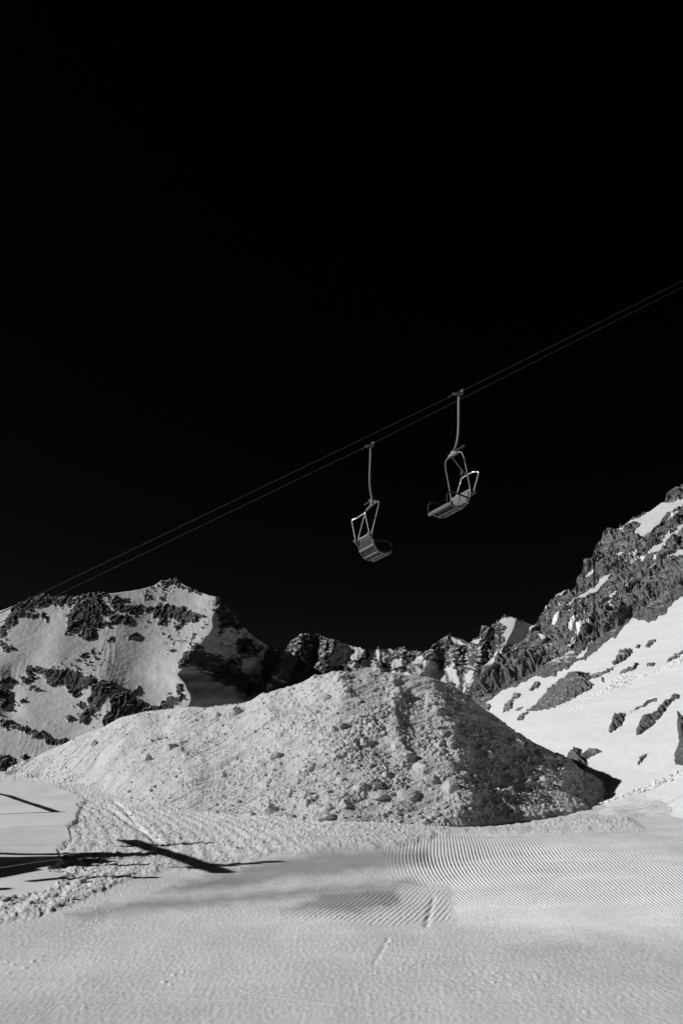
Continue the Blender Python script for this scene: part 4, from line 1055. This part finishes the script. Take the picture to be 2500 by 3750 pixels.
far_pts = [P_D(0, 2281, 18.9), P_D(1357, 1627, 24.2), P_D(2500, 1050, 30.6)]
near_dir = (near_pts[2] - near_pts[1]).normalized()
yaw = math.radians(26)
chair1 = make_chair()
tag(chair1, 'empty chairlift seat on the lower rope, left one of the two', 'lift chair', 'lift chairs hanging from the ropes')
chair1.location = far_pts[1] + Vector((0, 0, -0.0)); chair1.rotation_euler = (0, math.radians(1.8), yaw); chair1.scale = (0.84, 1.08, 1.12)
chair2 = copy_tree(chair1)
tag(chair2, 'empty chairlift seat on the upper rope, right one of the two', 'lift chair', 'lift chairs hanging from the ropes')
chair2.location = near_pts[1]; chair2.scale = (0.92, 1.1, 1.15); chair2.rotation_euler = (0, math.radians(-5), yaw + math.pi)
for q_ in chair2.children:
    if q_.name.startswith('grip'): q_.matrix_local = Matrix.Rotation(math.pi, 4, 'Z') @ Matrix.Rotation(math.radians(-33), 4, 'Y')

def rope(pts, name, label):
    a = pts[0] - (pts[1] - pts[0]).normalized() * 3.0
    d2 = (pts[2] - pts[1]).normalized()
    path = [Vector((a.x - 9.0, a.y - 4.4, a.z - 1.9)), a] + pts + [pts[2] + d2 * 20, pts[2] + d2 * 60]
    q = MB(); q.add(tube('', path, 0.010, None, seg=8))
    o = q.build(name, M_CABLE); tag(o, label, 'cable', 'haul ropes of the chairlift')
    return a
tA = rope(near_pts, 'haul_rope', 'upper of the two thin dark ropes, carrying the right chair')
tB = rope(far_pts, 'haul_rope', 'lower of the two thin dark ropes, carrying the left chair')

# ---- lift tower standing just outside the left edge, whose shadow lies on the snow
tower = bpy.data.objects.new('lift_tower', None); C.objects.link(tower)
tag(tower, 'steel lift tower with crossarm carrying both ropes, standing left of the picture edge', 'lift tower')
TC = Vector((-9.2, 14.1, 4.3))
tower.location = (TC.x, TC.y, float(ramp_z(TC.y)))
hT = TC.z - tower.location.z
ax = Vector((-0.50, 0.866, 0)).normalized()
q = MB(); q.add(tube('', [tuple(ax * -1.9 + Vector((0, 0, hT))), tuple(ax * 1.8 + Vector((0, 0, hT)))], 0.085, None, square=True)); q.build('crossarm', M_GALV, tower)
for s, (fx, fy, rad) in enumerate(((-1.8, -3.0, .19), (-0.9, -0.6, .12))):
    q = MB(); q.add(tube('', [(fx, fy, -0.4), (0, 0, hT)], rad, None, seg=14)); q.build('leg', M_GALV, tower)
for w in (-1.0, 1.0):
    c = ax * (w * 1.2)
    q = MB()
    for k in range(4):
        cc = c + Vector((-0.7 + 0.46 * k, (-0.7 + .46 * k) * .4, hT + 0.38 - .05 * k))
        q.add(tube('', [tuple(cc - ax * 0.05), tuple(cc + ax * 0.05)], 0.11, None, seg=18))
    q.box(tuple(c + Vector((0, 0, hT + 0.22))), 1.7, 0.05, 0.08, Matrix.Rotation(0.4, 3, 'Z')); q.build('sheave_train', M_GALV, tower)
q = MB()
for k in range(14):
    t = k / 14; c = Vector((-1.8, -3.0, -0.4)).lerp(Vector((0, 0, hT)), t) + Vector((0.35, 0, 0)); q.box(tuple(c), 0.03, 0.42, 0.03)
for s in (-.2, .2): q.add(tube('', [(-1.45, -3.0 + s, -0.4), (0.35, s, hT)], 0.02, None))
q.build('ladder', M_GALV, tower)

# ---- roof of the bottom station, also left of the picture; unseen, its slats laid out to cast the broad shadow on the left bank
st = bpy.data.objects.new('unseen_station', None); C.objects.link(st)
tag(st, 'bottom station of the chairlift, unseen, roof slats shaped for their shadow, left of the picture edge', 'lift station')
st.location = (-11.0, 11.7, float(ramp_z(11.7)))
q = MB()
for w_, l_, x_ in ((-0.62, 3.8, -0.1), (-0.05, 5.2, 0.5), (0.5, 4.4, 0.6)): q.box((x_ - w_ * .5, w_ * .9, 2.75), l_, 0.34, 0.12, Matrix.Rotation(0.74, 3, 'Z'))
for x_ in (-1.4, 0.0): q.box((x_, x_ * .5, 2.66), 0.12, 1.7, 0.1, Matrix.Rotation(0.50, 3, 'Z'))
q.build('roof', M_GALV, st)
for x_ in (-1.8, 0.2, 1.75):
    for y_ in (-0.6, 0.6):
        q = MB(); q.add(tube('', [(x_, y_, -0.3), (x_, y_, 2.66)], 0.09, None)); q.build('post', M_GALV, st)
q = MB()
q.add(tube('', [(1.8, 1.1, 2.7), (3.3, 1.4, 2.7)], 0.06, None)); q.add(tube('', [(1.9, -0.1, 2.7), (3.4, 0.5, 2.7)], 0.06, None))
q.build('roof_truss', M_GALV, st)

# ---- unseen post and cable, added to cast the dark shadow band on the far part of the left bank
ga = bpy.data.objects.new('shadow_post', None); C.objects.link(ga)
tag(ga, 'unseen post and slanting cable added to cast a shadow band, left of the picture behind the lift tower', 'shadow caster')
ga.location = (-10.4, 20.2, float(ramp_z(20.2)))
q = MB(); q.add(tube('', [(0, 0, -0.3), (0, 0, 2.15)], 0.06, None)); q.build('post', M_GALV, ga)
q = MB(); q.add(tube('', [(0, 0, 2.05), (-1.8, 5.0, 1.6), (-3.6, 10.0, 0.4)], 0.06, None)); q.build('shadow_cable', M_GALV, ga)
